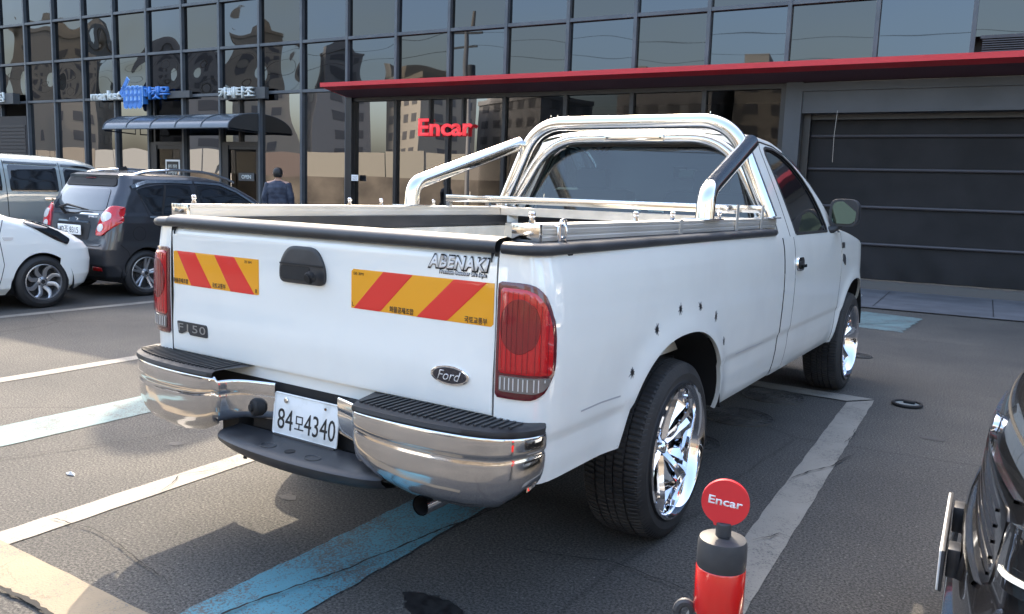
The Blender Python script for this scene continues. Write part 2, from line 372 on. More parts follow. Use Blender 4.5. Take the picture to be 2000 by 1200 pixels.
W['crack'] = mat('crack_tar', (.012, .012, .012), .9)
def crack(name, pts, wd=.008, jag=.02, seed=1):
    rn = random.Random(seed); q = resample(pts, max(8, int(sum(math.dist(pts[i], pts[i+1]) for i in range(len(pts)-1))/.025)), closed=False); L = []; Rr_ = []; off = 0
    for i, p in enumerate(q):
        a, b = q[max(0, i-1)], q[min(len(q)-1, i+1)]; tx, ty = b[0]-a[0], b[1]-a[1]; l = math.hypot(tx, ty) or 1; nx, ny = -ty/l, tx/l
        off = off*.8+rn.uniform(-jag, jag); w2 = wd*rn.uniform(.15, .6)*(min(1, i/4, (len(q)-1-i)/4)+.05)
        L.append((p[0]+nx*(off+w2), p[1]+ny*(off+w2), .0125)); Rr_.append((p[0]+nx*(off-w2), p[1]+ny*(off-w2), .0125))
    tag(MB().grid([L, Rr_]).build(name, W['crack'], None, False), kind='structure')
for k, (pts, wd) in enumerate(((((.02, -.62), (.06, -.3), (.13, .1), (.19, .5), (.24, .95), (.22, 1.4)), .010), (((-1.2, -.70), (-.8, -.77), (-.45, -.76), (-.1, -.80)), .022), (((1.22, 2.2), (1.30, 2.45), (1.36, 2.6), (1.42, 2.9)), .008), (((1.30, 1.3), (1.38, 1.45), (1.46, 1.42)), .007),
                               (((1.9, 5.2), (2.6, 5.0), (3.1, 5.6)), .010), (((1.32, 3.1), (1.34, 3.3), (1.30, 3.5)), .007), (((-2.2, -.2), (-1.9, .6), (-2.0, 1.3)), .006), (((-1.1, .1), (-1.25, .3), (-1.15, .55)), .006), (((.5, .6), (.9, .75), (1.3, .7)), .006), (((-.3, -.4), (-.9, -.3), (-1.25, -.35)), .006))): crack('asphalt_crack', pts, wd, .006, k)
stainm = noisy(mat('tarmac_stain', (.05, .05, .05), .75), (.040, .040, .041), (.060, .058, .056), 25, 6, bump=.003, bscale=70)
for k, (x, y, r) in enumerate(((-.62, .45, .05), (.95, .05, .06), (-1.72, .62, .045), (1.75, 3.6, .07))):
    rn = random.Random(k); marking('tarmac_stain', [(x+r*math.cos(a)*rn.uniform(.7, 1.2), y+r*.7*math.sin(a)*rn.uniform(.7, 1.2)) for a in np.linspace(0, 2*PI, 26, endpoint=False)], stainm, .003)
# building frame
TH = .063; B0 = Vector((-11.94, 12.37, 0))
MBLD = Matrix.Translation(B0) @ Matrix.Rotation(TH, 4, 'Z')
def bw(s, off, z=0): return MBLD @ Vector((s, -off, z))
pv = [bw(-40, 2.9), bw(40, 2.72), bw(40, .0), bw(-40, .0)]
tag(mesh_ob('pavement', [(p.x, p.y, z) for z in (-.02, .012) for p in pv], [(0, 1, 2, 3), (4, 5, 6, 7), (0, 1, 5, 4), (1, 2, 6, 5), (2, 3, 7, 6), (3, 0, 4, 7)], W['paver']), kind='structure')
mb = MB()
for k in range(-26, 27):
    a = bw(k*1.5, 2.6); b = bw(k*1.5+.012, .2)
    mb.add([(a.x, a.y, .016), (a.x+.012, a.y, .016), (b.x+.012, b.y, .016), (b.x, b.y, .016)], [(0, 1, 2, 3)])
a, b = bw(-40, 2.94), bw(40, 2.76); mb.add([(a.x, a.y, .016), (b.x, b.y, .016), (b.x, b.y+.05, .016), (a.x, a.y+.05, .016)], [(0, 1, 2, 3)])
tag(mb.build('pavement_joints', W['black_m'], smooth=False), kind='structure')

# ------------------------------------------------------------------ office building
SP = 1.427
bld = empty('office_building', B0, TH, label='long dark glass office building with red canopy line and grey garage end, facing the truck', cat='building')
H = 12.02
ZR = [3.72, 4.88, 6.05, 7.22, 8.39, 9.56, 10.73, 11.9]
def pane(name, s0, s1, z0, z1, m, amp=0.0, tilt=0.0, n=14, seed=0):
    rn = random.Random(seed); P = []
    ph = [rn.uniform(0, 6) for _ in range(6)]; k1, k2 = rn.uniform(.8, 1.6), rn.uniform(.8, 1.6); a0 = rn.uniform(.55, 1.0)*rn.choice((1, 1, -1)); tx, tz = rn.uniform(-1, 1)*tilt, rn.uniform(-1, 1)*tilt
    for i in range(n+1):
        u = i/n; row = []
        for j in range(n+1):
            v = j/n; d = a0*math.sin(PI*u)*math.sin(PI*v)+.30*math.sin(PI*u)*math.sin(2*PI*v*k1+ph[0])+.25*math.sin(PI*v)*math.sin(2*PI*u*k2+ph[1])
            row.append((s0+(s1-s0)*u, .045+d*amp+tx*(u-.5)+tz*(v-.5), z0+(z1-z0)*v))
        P.append(row)
    return MB().grid(P).build(name, m, bld, True, 180)
extra = MB()
for i in range(-20, 24):
    for j in range(7):
        s0, s1 = i*SP+.035, (i+1)*SP-.035; z0, z1 = ZR[j]+.035, ZR[j+1]-.035
        if i >= 9 and j == 0 and i*SP > 12.5: z0 = 4.15
        m = W['coatB'] if (i+j) % 2 == 0 or i < 0 and j != 1 else W['coatN']
        amp = (.0085 if j == 0 else .0035) if i < -1 else (.003 if i < 1 else .0012)
        vis = (j == 0 and -12 <= i <= 13) or (j == 1 and -11 <= i <= 6) or (j == 2 and -11 <= i <= -2)
        if vis: pane('window_pane', s0, s1, z0, z1, m, amp, .006, seed=i*31+j)
        else: extra.add([(s0, .045, z0), (s1, .045, z0), (s1, .045, z1), (s0, .045, z1)], [(0, 1, 2, 3)])
tag(extra.build('upper_panes', W['coatB'], bld, False), kind='stuff')
# mullion grid
fr = MB()
for i in range(-20, 25):
    s = i*SP
    z0 = 0 if s < .2 else 3.7
    wd = .034
    fr.box(s-wd, s+wd, -.05, .05, z0+.001*(i % 3), H)
for z in ZR[1:]: fr.box(-28.6, 34.3, -.038, .05, z-.034, z+.034)
fr.box(-28.6, .08, -.038, .05, ZR[0]-.034, ZR[0]+.034)
fr.build('facade_frame', W['frame'], bld, False)
mb = MB(); mb.box(-28.6, 34.3, .35, 14, 3.75, H-.01); mb.box(-28.7, 34.4, -.06, 14.1, H, H+.25); mb.build('upper_structure', W['cladding'], bld, False)
# ground floor: glass, interior
for i in range(-20, 7):
    s0, s1 = i*SP+.035, (i+1)*SP-.035
    if i <= -10 and i*SP < -12.9: continue
    if i < 0:
        if i in (-5, -3): continue          # door bays
        pane('shop_window', s0, s1, .12, ZR[0]-.035, W['shopglass'], .0045 if i < -2 else .0025, .004, seed=i+500)
    else: pane('shop_window', s0, s1, .12, 3.42, W['shopglass'], .0012, .003, seed=i+500)
mb = MB()
for i in range(1, 7): mb.box(i*SP-.04, i*SP+.04, -.03, .06, 0, 3.45)
mb.box(.02, .20, -.09, .10, 0, 3.62); mb.box(10.0-.05, 10.0+.05, -.03, .06, 0, 3.45)
mb.box(.2, 10.1, -.02, .08, 3.43, 3.70); mb.box(.2, 10.05, -.02, .06, 0, .12)
mb.box(2.35, 2.40, -.025, .06, 2.75, 3.44); mb.box(3.22, 3.27, -.025, .06, 2.75, 3.44)
mb.build('shopfront_frame', W['frameblack'], bld, False)
mb = MB(); mb.box(-28.6, .02, -.02, .06, 0, .12); mb.build('plinth', W['frameblack'], bld, False)
mb = MB(); mb.add([(-28, 4.5, 0), (10, 4.5, 0), (10, 4.5, 3.7), (-28, 4.5, 3.7), (-28, .3, .02), (10, .3, .02), (10, 4.5, .02), (-28, 4.5, .02), (-28, .1, 3.7), (10, .1, 3.7), (10, 4.5, 3.7), (-28, 4.5, 3.7)], [(0, 1, 2, 3), (4, 5, 6, 7), (8, 9, 10, 11)])
mb.box(10.02, 10.1, .1, 4.5, 0, 3.7)
mb.build('shop_interior', mat('dim_interior', (.05, .048, .045), .9), bld, False)
# curtains and blinds
W['curtain'] = mat('sheer_curtain', (.36, .38, .34), .9)
def curtain(s0, s1, z0, z1):
    n = int((s1-s0)/.02); P = [[(s0+(s1-s0)*i/n, .35+.035*math.sin(i*.9+math.sin(i*.21)*2), z) for z in (z0, z1)] for i in range(n+1)]
    MB().grid(P).build('curtain', W['curtain'], bld, True, 180)
curtain(-2.75, -1.9, .1, 3.6); curtain(-1.3, -.35, .1, 3.6)
mb = MB()
for k in range(52):
    z = .3+k*.065
    mb.box(-12.8, -9.98, .18, .21, z, z+.045)
mb.build('slatted_blind', mat('brown_blind', (.05, .043, .038), .7), bld, False)
mb = MB(); mb.box(-20, -12.88, -.06, .2, 0, 3.30); mb.box(-20, -14.35, -.05, .2, 3.3, 3.7); mb.build('shutter_box', mat('dark_shutter', (.018, .017, .02), .6), bld, False)
mb = MB()
for z in np.arange(.2, 3.0, .11): mb.box(-19.9, -12.95, -.075, -.06, z, z+.08)
mb.build('shutter', mat('dark_slat', (.03, .028, .03), .6), bld, False)
# doors
def shop_door(s0, s1, hx):
    d = part('door', bld)
    mb = MB(); zt = 2.42
    mb.box(s0, s0+.07, -.05, .06, 0, zt); mb.box(s1-.07, s1, -.05, .06, 0, zt); mb.box(s0, s1, -.052, .062, zt, zt+.09); mb.box(s0+.07, s1-.07, -.03, .04, 0, .22); mb.box(s0+.07, s1-.07, -.03, .04, zt-.10, zt)
    mb.build('door_frame', W['frameblack'], d, False)
    g = MB(); g.add([(s0+.07, .0, .22), (s1-.07, .0, .22), (s1-.07, .0, zt-.1), (s0+.07, .0, zt-.1)], [(0, 1, 2, 3)]); g.build('door_glass', W['shopglass'], d, False)
    MB().cyl((hx, -.09, .95), (0, 0, 1), .018, .75).build('door_handle', W['steel'], d)
shop_door(-6.87, -5.745, -5.86); shop_door(-4.05, -2.89, -3.82)
for s0, s1 in ((-7.10, -5.745), (-4.24, -2.89)):
    mb = MB(); mb.add([(s0, .045, 2.51), (s1, .045, 2.51), (s1, .045, 3.68), (s0, .045, 3.68)], [(0, 1, 2, 3)])
    mb.build('transom_window', W['shopglass'], bld, False)
for a, b in ((-7.10, -6.87), (-4.245, -4.05)): mb = MB(); mb.box(a, b, -.03, .05, 0, 2.5); mb.build('door_side_panel', W['frameblack'], bld, False)
for a, b in ((-6.92, -6.86), (-3.60, -3.54)): mb = MB(); mb.box(a, b, -.03, .05, 2.5, 3.69); mb.build('transom_post', W['frameblack'], bld, False)
# red canopy
c_ = MB()
c_.add([(.06, -1.0, 3.74), (26, -1.0, 3.74), (26, -1.0, 3.65), (.06, -1.0, 3.65), (.06, -.05, 3.74), (26, -.05, 3.74), (26, -.05, 3.52), (.06, -.05, 3.52)],
       [(0, 1, 2, 3), (0, 4, 5, 1), (3, 2, 6, 7), (0, 3, 7, 4), (1, 5, 6, 2)])
c_.build('red_canopy', W['canopyred'], bld, False)
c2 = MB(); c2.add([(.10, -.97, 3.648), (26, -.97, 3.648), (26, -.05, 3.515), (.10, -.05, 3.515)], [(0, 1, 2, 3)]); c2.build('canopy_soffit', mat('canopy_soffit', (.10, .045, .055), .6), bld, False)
# garage end
mb = MB()
mb.box(10.05, 10.33, -.12, .5, 0, 3.52); mb.box(10.33, 26, -.12, .5, 3.36, 3.50); mb.box(10.33, 26, -.085, .4, 2.99, 3.36)
mb.build('garage_surround', W['cladding'], bld, False)
W['fabric'] = noisy(mat('black_shutter_sheet', (.009, .009, .0105), .8), (.0055, .0055, .0065), (.013, .0125, .014), 1.6, 8, bump=.012, bscale=2.2)
P = []
for i in range(161):
    s = 10.34+i*.1; row = []
    for j in range(40):
        z = .16+j*2.84/39; k = max(0, 1-(z/.75)); row.append((s, .30+.035*k*math.sin(s*11+z*6)*(.3+abs(math.sin(s*.9)))+.006*math.sin(s*3+z*2), z))
    P.append(row)
MB().grid(P).build('garage_shutter', W['fabric'], bld, True, 180)
mb = MB()
for z in (2.62, 2.05, 1.41, .77): mb.tube([(10.45, .27, z), (26, .27, z)], .026, 8)
mb.build('shutter_bar', mat('shutter_bar', (.07, .065, .07), .45, .3), bld)
mb = MB(); mb.box(10.34, 10.46, .1, .28, 0, 3.0); mb.box(10.46, 26, .18, .29, 2.90, 2.99); mb.build('shutter_guide', W['frameblack'], bld, False)
mb = MB(); mb.box(10.34, 26, -.02, .5, 0, .15); mb.build('garage_threshold', mat('threshold', (.10, .095, .09), .8), bld, False)
mb = MB()
for k in range(8): mb.box(12.98, 17, -.045, .04, 3.86+k*.034, 3.876+k*.034)
mb.box(12.95, 17, -.04, .05, 4.10, 4.15); mb.build('louvre_vent', W['cladding'], bld, False)
mb = MB(); mb.tube([(10.93, -.14, 3.02), (10.91, -.15, 2.6), (10.92, -.16, 2.15)], .003, 6); mb.build('cord', W['alloy'], bld)
# awning
aw = empty('door_awning', bw(-7.72, 0), TH, label='curved grey polycarbonate awning over the two shop doors under the signs', cat='awning')
AL = 4.86; arc = []
for k in range(13):
    t = k/12*PI/2; arc.append((-1.02*math.sin(t)**.9 if t else 0, 3.20-.42*(1-math.cos(t))))
arc = [(-.02-1.0*math.sin(k/12*PI/2), 3.19-.40*(1-math.cos(k/12*PI/2))) for k in range(13)]
P = [[(x, y, z) for y, z in arc] for x in (0, AL)]; Q = [[(x, y, z-.012) for y, z in arc] for x in (0, AL)]
W['poly'] = mat('smoky_polycarbonate', (.085, .105, .125), .22, spec=.7)
mb = MB(); mb.grid(P); mb.grid(Q); mb.build('awning_sheet', W['poly'], aw)
mb = MB()
for k in range(6): x = .02+(AL-.04)*k/5; mb.tube([(x, y, z+.008) for y, z in arc], .016, 6)
mb.tube([(0, -1.02, 2.785), (AL, -1.02, 2.785)], .022, 8); mb.box(0, AL, -.06, .0, 3.15, 3.22)
mb.build('awning_rib', W['frame'], aw)
for x in (.02, AL-.02): mb = MB(); mb.tube([(x, -.03, 3.17), (x, -.03, 2.72), (x, -1.0, 2.75)], .018, 6); mb.build('awning_bracket', W['frameblack'], aw)
mb = MB(); mb.add([(AL, y, z) for y, z in arc]+[(AL, -.02, 2.76)], [tuple(range(14))]); mb.build('end_panel', mat('awning_end', (.03, .034, .038), .3), aw, False)

# signs on the facade (text matrices: x along +s, up z, facing the street)
def fm(s, z, off):                   # building-local frame at facade, facing -y
    return frame((s, -off, z), (1, 0, 0), (0, 0, 1))
sg = empty('shop_sign', bw(0, 0), TH, label='market shop sign with white and blue raised letters above the curved awning', cat='sign')
text('white_letters', 'market', fm(-8.72, 3.79, .14), 1.36, .27, W['letter'], sg, ex=.08, bold=.03)
text('blue_letters', '마켓무', fm(-6.55, 3.80, .14), 1.0, .34, W['blueface'], sg, ex=.10, bold=.02)
mb = MB(); mb.box(-9.42, -5.3, -.14, -.05, 3.66, 3.84); mb.build('sign_case', W['greysign'], sg, False)
def icon(e, y0, y1):
    mb = MB()
    for x in (-7.62, -7.44, -7.26): mb.box(x-.045-e, x+.045+e, y0, y1, 3.50-e, 4.0+e)
    mb.box(-7.92-e, -7.08+e, y0, y1, 3.90-e, 3.97+e); mb.box(-7.92-e, -7.08+e, y0, y1, 3.72-e, 3.80+e); mb.box(-7.80-e, -7.15+e, y0, y1, 3.55-e, 3.62+e)
    mb.box(-7.84-e, -7.76+e, y0, y1, 3.56-e, 4.02+e); mb.box(-7.14-e, -7.06+e, y0, y1, 3.56-e, 3.97+e)
    for k in range(4): mb.cyl((-7.74+.19*k, y0, 3.50), (0, 1, 0), .10+e, y1-y0, 16)
    M = Matrix.Translation((-7.78, (y0+y1)/2, 4.02)) @ Matrix.Rotation(-.9, 4, 'Y'); mb.box(-.30-e, .24+e, (y0-y1)/2, (y1-y0)/2, -.06-e, .06+e, M=M)
    return mb
mb = MB(); mb.box(-7.86, -7.04, -.262, -.25, 3.50, 4.0); mb.build('icon_board', W['lightblue'], sg, False)
icon(.016, -.268, -.255).build('icon_edge', W['lightblue'], sg, False)
icon(-.006, -.285, -.262).build('icon', W['blueface'], sg, False)
mb = MB(); mb.box(-7.84, -7.05, -.25, -.08, 3.52, 3.99); mb.build('icon_case', W['blueface'], sg, False)
sg2 = empty('cafe_sign', bw(0, 0), TH, label='white raised Korean cafe letters on a dark bar, right of the market sign', cat='sign')
text('letters', '카페타조', fm(-3.44, 3.72, .18), 1.22, .28, W['letter'], sg2, ex=.10, bold=.02)
mb = MB(); mb.box(-4.15, -2.50, -.18, -.05, 3.56, 3.84); mb.build('sign_case', W['greysign'], sg2, False)
sg3 = empty('edge_sign', bw(0, 0), TH, label='dark sign case with a white end, cut off by the left edge of the photo', cat='sign')
text('letters', '점', fm(-13.82, 3.86, .26), .34, .30, W['letter'], sg3, ex=.05, bold=.03)
mb = MB(); mb.box(-16, -13.2, -.26, -.05, 3.66, 3.98); mb.build('sign_case', W['greysign'], sg3, False)
sg4 = empty('red_letter_sign', bw(0, 0), TH, label='red raised Encar letters on the dark shopfront left of the roll bar', cat='sign')
text('red_letters', 'Encar', fm(2.83, 2.82, .06), 1.42, .385, W['redletter'], sg4, ex=.03, bold=.022)
po = empty('poster', bw(0, 0), TH, label='black poster with a white border on the left shop door', cat='poster')
mb = MB(); mb.box(-6.47, -5.89, -.02, -.006, 1.40, 2.03); mb.build('border', W['whitevinyl'], po, False)
mb = MB(); mb.box(-6.42, -5.94, -.026, -.02, 1.45, 1.98); mb.build('sheet', W['blackvinyl'], po, False)
text('text', '샐러드 전문점', fm(-6.18, 1.85, .026), .36, .10, W['letter'], po, ex=.002, bold=.02); text('text', '마켓무', fm(-6.18, 1.68, .026), .36, .12, W['letter'], po, ex=.002, bold=.02)
op = empty('open_sign', bw(0, 0), TH, label='small grey OPEN sign hanging on the right shop door', cat='sign')
mb = MB(); mb.box(-3.62, -3.06, -.03, -.012, 1.52, 1.72); mb.build('board', W['greysign'], op, False)
text('text', 'OPEN', fm(-3.34, 1.62, .03), .34, .10, W['letter'], op, ex=.002, bold=.02)
stk = empty('notice_sheet', bw(0, 0), TH, label='small white notice stuck to the glass beside the black shopfront post', cat='notice')
mb = MB(); mb.box(.22, .42, -.10, -.092, 1.60, 1.74); mb.build('sheet', W['whitevinyl'], stk, False)
text('text', '주차금지', fm(.32, 1.69, .1), .14, .04, W['ink'], stk, ex=.001); text('text', '출입문', fm(.32, 1.64, .1), .14, .04, W['ink'], stk, ex=.001)
# rooftop ventilator (unseen, added to throw the small shadow left of the truck)
RV = Vector((-12.30, 12.46, H+.25))
rv = empty('roof_shadow_caster', RV, 0, label='unseen added round ventilator on a short pipe at the roof edge', cat='shadow_caster')
mb = MB(); mb.cyl((0, 0, 0), (0, 0, 1), .12, .75, 16); mb.build('pipe', W['steel'], rv)
mb = MB(); mb.revolve([(.13, .60), (.34, .75), (.42, 1.0), (.40, 1.25), (.26, 1.50), (.01, 1.58)], 20, ax='z'); mb.build('caster_head', W['steel'], rv, True, 20)
# ------------------------------------------------------------------ wheels
def tyre(parent, R, Wd, rim, detail=True, name='tyre'):
    prof = []          # (r, x, kind)
    hw = Wd/2
    side = [(rim-.004, hw-.030), (rim+.004, hw-.012), (rim+.018, hw-.003), (rim+(R-rim)*.45, hw), (R-.030, hw-.010), (R-.014, hw-.020)]
    tread = []
    if detail:
        xs = [hw-.030]; e = [(-.10, .0)]
        ribs = [(-1, -.62), (-.54, -.19), (-.13, .13), (.19, .54), (.62, 1)]
        T = []
        for a, b in ribs[::-1]:
            xa, xb = b*(hw-.030), a*(hw-.030)
            crown = lambda x: R-.010*(abs(x)/(hw-.03))**3
            T += [(crown(xa)-.009, xa+.001), (crown(xa), xa), (crown((xa+xb)/2), (xa+xb)/2), (crown(xb), xb), (crown(xb)-.009, xb-.001)]
        tread = T[1:-1]
    else: tread = [(R-.006, hw-.028), (R, hw*.5), (R, 0), (R, -hw*.5), (R-.006, -hw+.028)]
    pr = side+tread+[(r, -x) for r, x in side[::-1]]
    m0, m1 = len(side), len(side)+len(tread)
    P = []; nb = 100 if detail else 36
    n = nb*4 if detail else nb
    for k in range(n):
        row = []
        for q, (r, x) in enumerate(pr):
            kk = k
            if detail and m0-1 <= q < m1+1:
                rb = (q-m0)//5 if q < m1 else 4
                ph = (k+rb*2) % 4; 
                if ph == 3: r -= .0042 if 0 < rb < 4 else .005
                a = 2*PI*(k+(.5 if ph == 3 else 0)+(x/hw)*1.2)/n
            else: a = 2*PI*k/n+0
            row.append((x, r*math.cos(a), r*math.sin(a)))
        P.append(row)
    o = MB().grid(P, cu=True).build(name, W['tyre'] if detail else W['tyre2'], parent, True, 22)
    return o
def wheel(parent, loc, R, Wd, rim, style, flip=False, steer=0.0, detail=False):
    wo = part('wheel', parent); wo.location = loc; wo.rotation_euler = (0, 0, (PI if flip else 0)+steer)
    tyre(wo, R, Wd, rim, detail)
    hw = Wd/2; mt = W['wheelchrome'] if style == 'chrome' else W['alloy']
    mb = MB()
    if style == 'chrome':
        mb.revolve([(rim+.004, hw-.018), (rim+.006, hw+.006), (rim-.004, hw+.010), (rim-.014, hw+.002), (rim-.022, hw-.02), (rim-.030, hw-.075), (rim-.040, hw-.12), (rim-.045, -hw+.03)], 96)
        mb.build('rim', mt, wo, True, 50)
        sp = MB(); NS = 6
        for k in range(NS):
            a = 2*PI*k/NS+.35
            def P_(r, t, x): return (x, r*math.cos(a)-t*math.sin(a), r*math.sin(a)+t*math.cos(a))
            sec = [(.035, .030, hw-.085, .020), (.075, .021, hw-.078, .022), (.13, .018, hw-.070, .020), (.18, .028, hw-.056, .018), (.215, .046, hw-.046, .014), (rim-.022, .056, hw-.040, .006)]
            rows = []
            for r, t, x, d in sec:
                rows.append([P_(r, -t, x-.03), P_(r, -t, x-.004), P_(r, -t*.5, x+.0), P_(r, 0, x+d), P_(r, t*.5, x+.0), P_(r, t, x-.004), P_(r, t, x-.03)])
            sp.grid(rows)
            # pointed wing blade beside each spoke
            for sgn in (-1, 1):
                sp.grid([[P_(.10, sgn*.018, hw-.088), P_(.10, sgn*.030, hw-.094)], [P_(.17, sgn*.040, hw-.082), P_(.17, sgn*.075, hw-.100)], [P_(rim-.028, sgn*.060, hw-.060), P_(rim-.030, sgn*.120, hw-.085)]])
        sp.build('spoke', mt, wo, True, 12)
        hb = MB(); hb.revolve([(.001, hw-.056), (.020, hw-.057), (.026, hw-.062), (.034, hw-.078), (.082, hw-.085), (.085, hw-.13)], 32)
        for k in range(6):
            a = 2*PI*(k+.5)/6+.35; hb.cyl((hw-.092, .066*math.cos(a), .066*math.sin(a)), (1, 0, 0), .010, .018, 8)
        hb.build('hub', mt, wo, True, 40)
        d = MB(); d.cyl((-.02, 0, 0), (1, 0, 0), .17, .012, 40); d.revolve([(.001, hw-.14), (rim-.05, hw-.15)], 48); d.build('brake_disc', W['alloydark'], wo, True, 40)
    else:
        mb.revolve([(rim+.002, hw-.022), (rim+.002, hw-.006), (rim-.008, hw-.004), (rim-.014, hw-.016), (rim-.02, 0), (rim-.02, -hw+.03)], 64)
        mb.build('rim', mt, wo, True, 50)
        sp = MB(); NS = 5 if style == 'double' else 8
        for k in range(NS):
            for dd in ((-.15, .15) if style == 'double' else (0,)):
                a = 2*PI*k/NS+dd+.2; tw = .0 if style == 'double' else .35
                rows = []
                for q in range(7):
                    t = q/6; r = .035+(rim-.012-.035)*t; aa = a+tw*math.sin(t*PI*.9)*(1 if q else 0); hwid = (.016 if style == 'double' else .024)*(1-.1*t); x = hw-.030+.022*t**1.5-.012*(1-t)
                    c, s = math.cos(aa), math.sin(aa)
                    rows.append([(x-.025, r*c+hwid*s, r*s-hwid*c), (x-.002, r*c+hwid*s, r*s-hwid*c), (x+.003, r*c, r*s), (x-.002, r*c-hwid*s, r*s+hwid*c), (x-.025, r*c-hwid*s, r*s+hwid*c)])
                sp.grid(rows)
        sp.build('spoke', mt, wo, True, 30)
        hb = MB(); hb.revolve([(.001, hw-.024), (.030, hw-.024), (.034, hw-.032), (.058, hw-.040), (.06, hw-.08)], 32); hb.build('hub', mt, wo, True, 40)
        nt_ = MB()
        for k in range(4 if style != 'double' else 4):
            a = 2*PI*k/4+.6; nt_.cyl((hw-.045, .045*math.cos(a), .045*math.sin(a)), (1, 0, 0), .007, .015, 8)
        nt_.cyl((hw-.0245, 0, 0), (1, 0, 0), .024, .003, 20)
        nt_.build('wheel_nuts', W['black_m'], wo, True, 40)
        d = MB(); d.revolve([(.001, hw-.085), (rim-.02, hw-.09)], 40); d.cyl((0, 0, 0), (1, 0, 0), .12, .01, 30); d.build('wheel_back', W['alloydark'], wo, True, 40)
    return wo
# ------------------------------------------------------------------ the white pickup
trk = empty('pickup_truck', (0, 0, 0), 0, label='white long bed pickup truck with chrome rear bumper and polished roll bar, seen from behind', cat='pickup truck')
RW, RWY, FWY, WZ = .388, 1.149, 4.679, .386
def sm(a, b, x):
    t = min(1, max(0, (x-a)/(b-a))); return t*t*(3-2*t)
INS = [(.40, .075), (.44, .060), (.48, .042), (.53, .030), (.60, .020), (.683, .0150), (.690, .0135), (.697, .006), (.74, .003), (.85, -.002), (.95, -.004), (1.05, -.001), (1.12, .004), (1.18, .011), (1.22, .019), (1.25, .027), (1.275, .038), (1.30, .06)]
IZ = [a for a, b in INS]; IV = [b for a, b in INS]
def inset(z, creased=1): 
    v = float(np.interp(z, IZ, IV))
    return v
def archbot(y, cy, a, b, z0, zr, zf):
    u = (y-cy)/a
    if abs(u) >= 1: return zr if u < 0 else zf
    za = z0+b*(1-abs(u)**2.3)**(1/2.3)
    return max(za, zr if u < 0 else zf)
def flare(y, z, cy, a, b, z0=.385):
    d = (abs((y-cy)/a)**2.3+(max(z-z0, 0)/b)**2.3)**(1/2.3)
    return .016*math.exp(-((d-1.0)/.13)**2)
PLAN = [(.826, .002), (.87, .004), (.91, .010), (.945, .022), (.972, .044), (.990, .075), (.999, .115), (1.002, .17), (1.003, .40), (1.004, 1.2), (1.003, 2.2), (1.0, 2.645)]
PA = np.array(PLAN); PS = np.r_[0, np.cumsum(np.hypot(*np.diff(PA, axis=0).T))]
def plan(s): return float(np.interp(s, PS, PA[:, 0])), float(np.interp(s, PS, PA[:, 1]))
def s_of_y(y): return float(np.interp(y, PA[:, 1], PS))
def bed(s, z, sg=1):
    e = .012; x, y = plan(s); a = plan(max(0, s-e)); b = plan(min(PS[-1], s+e)); tx, ty = b[0]-a[0], b[1]-a[1]; l = math.hypot(tx, ty); nx, ny = ty/l, -tx/l
    k = inset(z)*(.22+.78*abs(nx))-(flare(y, z, 1.130, .562, .512)*abs(nx))
    # gentle crown so long reflections bend
    k -= .004*math.sin(PI*min(1, max(0, y/2.6)))*abs(nx)
    return (sg*(x-nx*k), y-ny*k, z)
def side(y, z, sg=1):                # cab / fender sheet
    x = 1.0-.002*(y-2.6); 
    if y > 4.75: x -= .30*((y-4.75)/.70)**2.6
    x -= inset(z)*1.0; x += flare(y, z, 4.679, .455, .50)
    if y > 2.6: x += .0
    return (sg*x, y, z)
def build_sheet(name, fn, us, zb, zt, sg, m, parent, nz=46, lip=True):
    P = []
    for u in us:
        b, t = zb(u), zt(u); row = [fn(u, b+(t-b)*k/nz, sg) for k in range(nz+1)]
        if lip:
            x, y, z = row[0]; row = [(x-sg*.020, y, z+.004), (x-sg*.006, y, z-.001)]+row
        P.append(row)
    return MB().grid(P).build(name, m, parent, True, 50)
def dense(a, b, n, cy=None, w_=None):
    ys = list(np.linspace(a, b, n))
    if cy:
        ys = [y for y in ys if not (cy-w_ < y < cy+w_)]
        ys += [cy+w_*math.sin(t) for t in np.linspace(-PI/2, PI/2, 57)]+[cy-w_*(1+1e-4), cy+w_*(1+1e-4)]
    return sorted(ys)
us = [float(x) for x in np.linspace(0, PS[7], 22)][:-1]+[s_of_y(y) for y in dense(.17, 2.645, 52, 1.130, .562)]
zbb = lambda s: archbot(plan(s)[1], 1.130, .562, .512, .385, .535, .455)
for sg in (1, -1):
    b_ = build_sheet('bedside', bed, us, zbb, lambda s: 1.275, sg, W['white'], trk)
ys1 = dense(2.665, 2.884, 8); ys2 = dense(2.892, 4.165, 40); ys3 = dense(4.173, 5.40, 46, 4.679, .455)
zcab = lambda y: .445
zfen = lambda y: archbot(y, 4.679, .455, .50, .385, .44, .47)
ztop = lambda y: 1.248 if y < 4.17 else 1.248-.20*((y-4.17)/1.23)**1.35
for sg in (1, -1):
    build_sheet('cab_side', side, ys1, zcab, lambda y: 1.248, sg, W['white'], trk)
    d = build_sheet('door', side, ys2, zcab, lambda y: 1.248, sg, W['white'], trk)
    f = build_sheet('front_fender', side, ys3, zfen, ztop, sg, W['white'], trk)
    mp = lambda y, z, sg=sg: side(y, z, sg)
    if sg > 0:
        hp = patch('door_handle', rpoly([(2.905, 1.045), (3.055, 1.045), (3.055, 1.125), (2.905, 1.125)], .04), mp, W['chrome'], d, off=.012, th=.014, dome=.006)
        patch('handle_recess', rpoly([(2.925, 1.055), (3.02, 1.055), (3.02, 1.105), (2.925, 1.105)], .022), mp, W['black_m'], hp, off=.020, th=.006)
        strip('handle_lever', [(2.93, 1.075), (3.04, 1.073)], mp, .018, W['chrome'], hp, off=.03, th=.01)
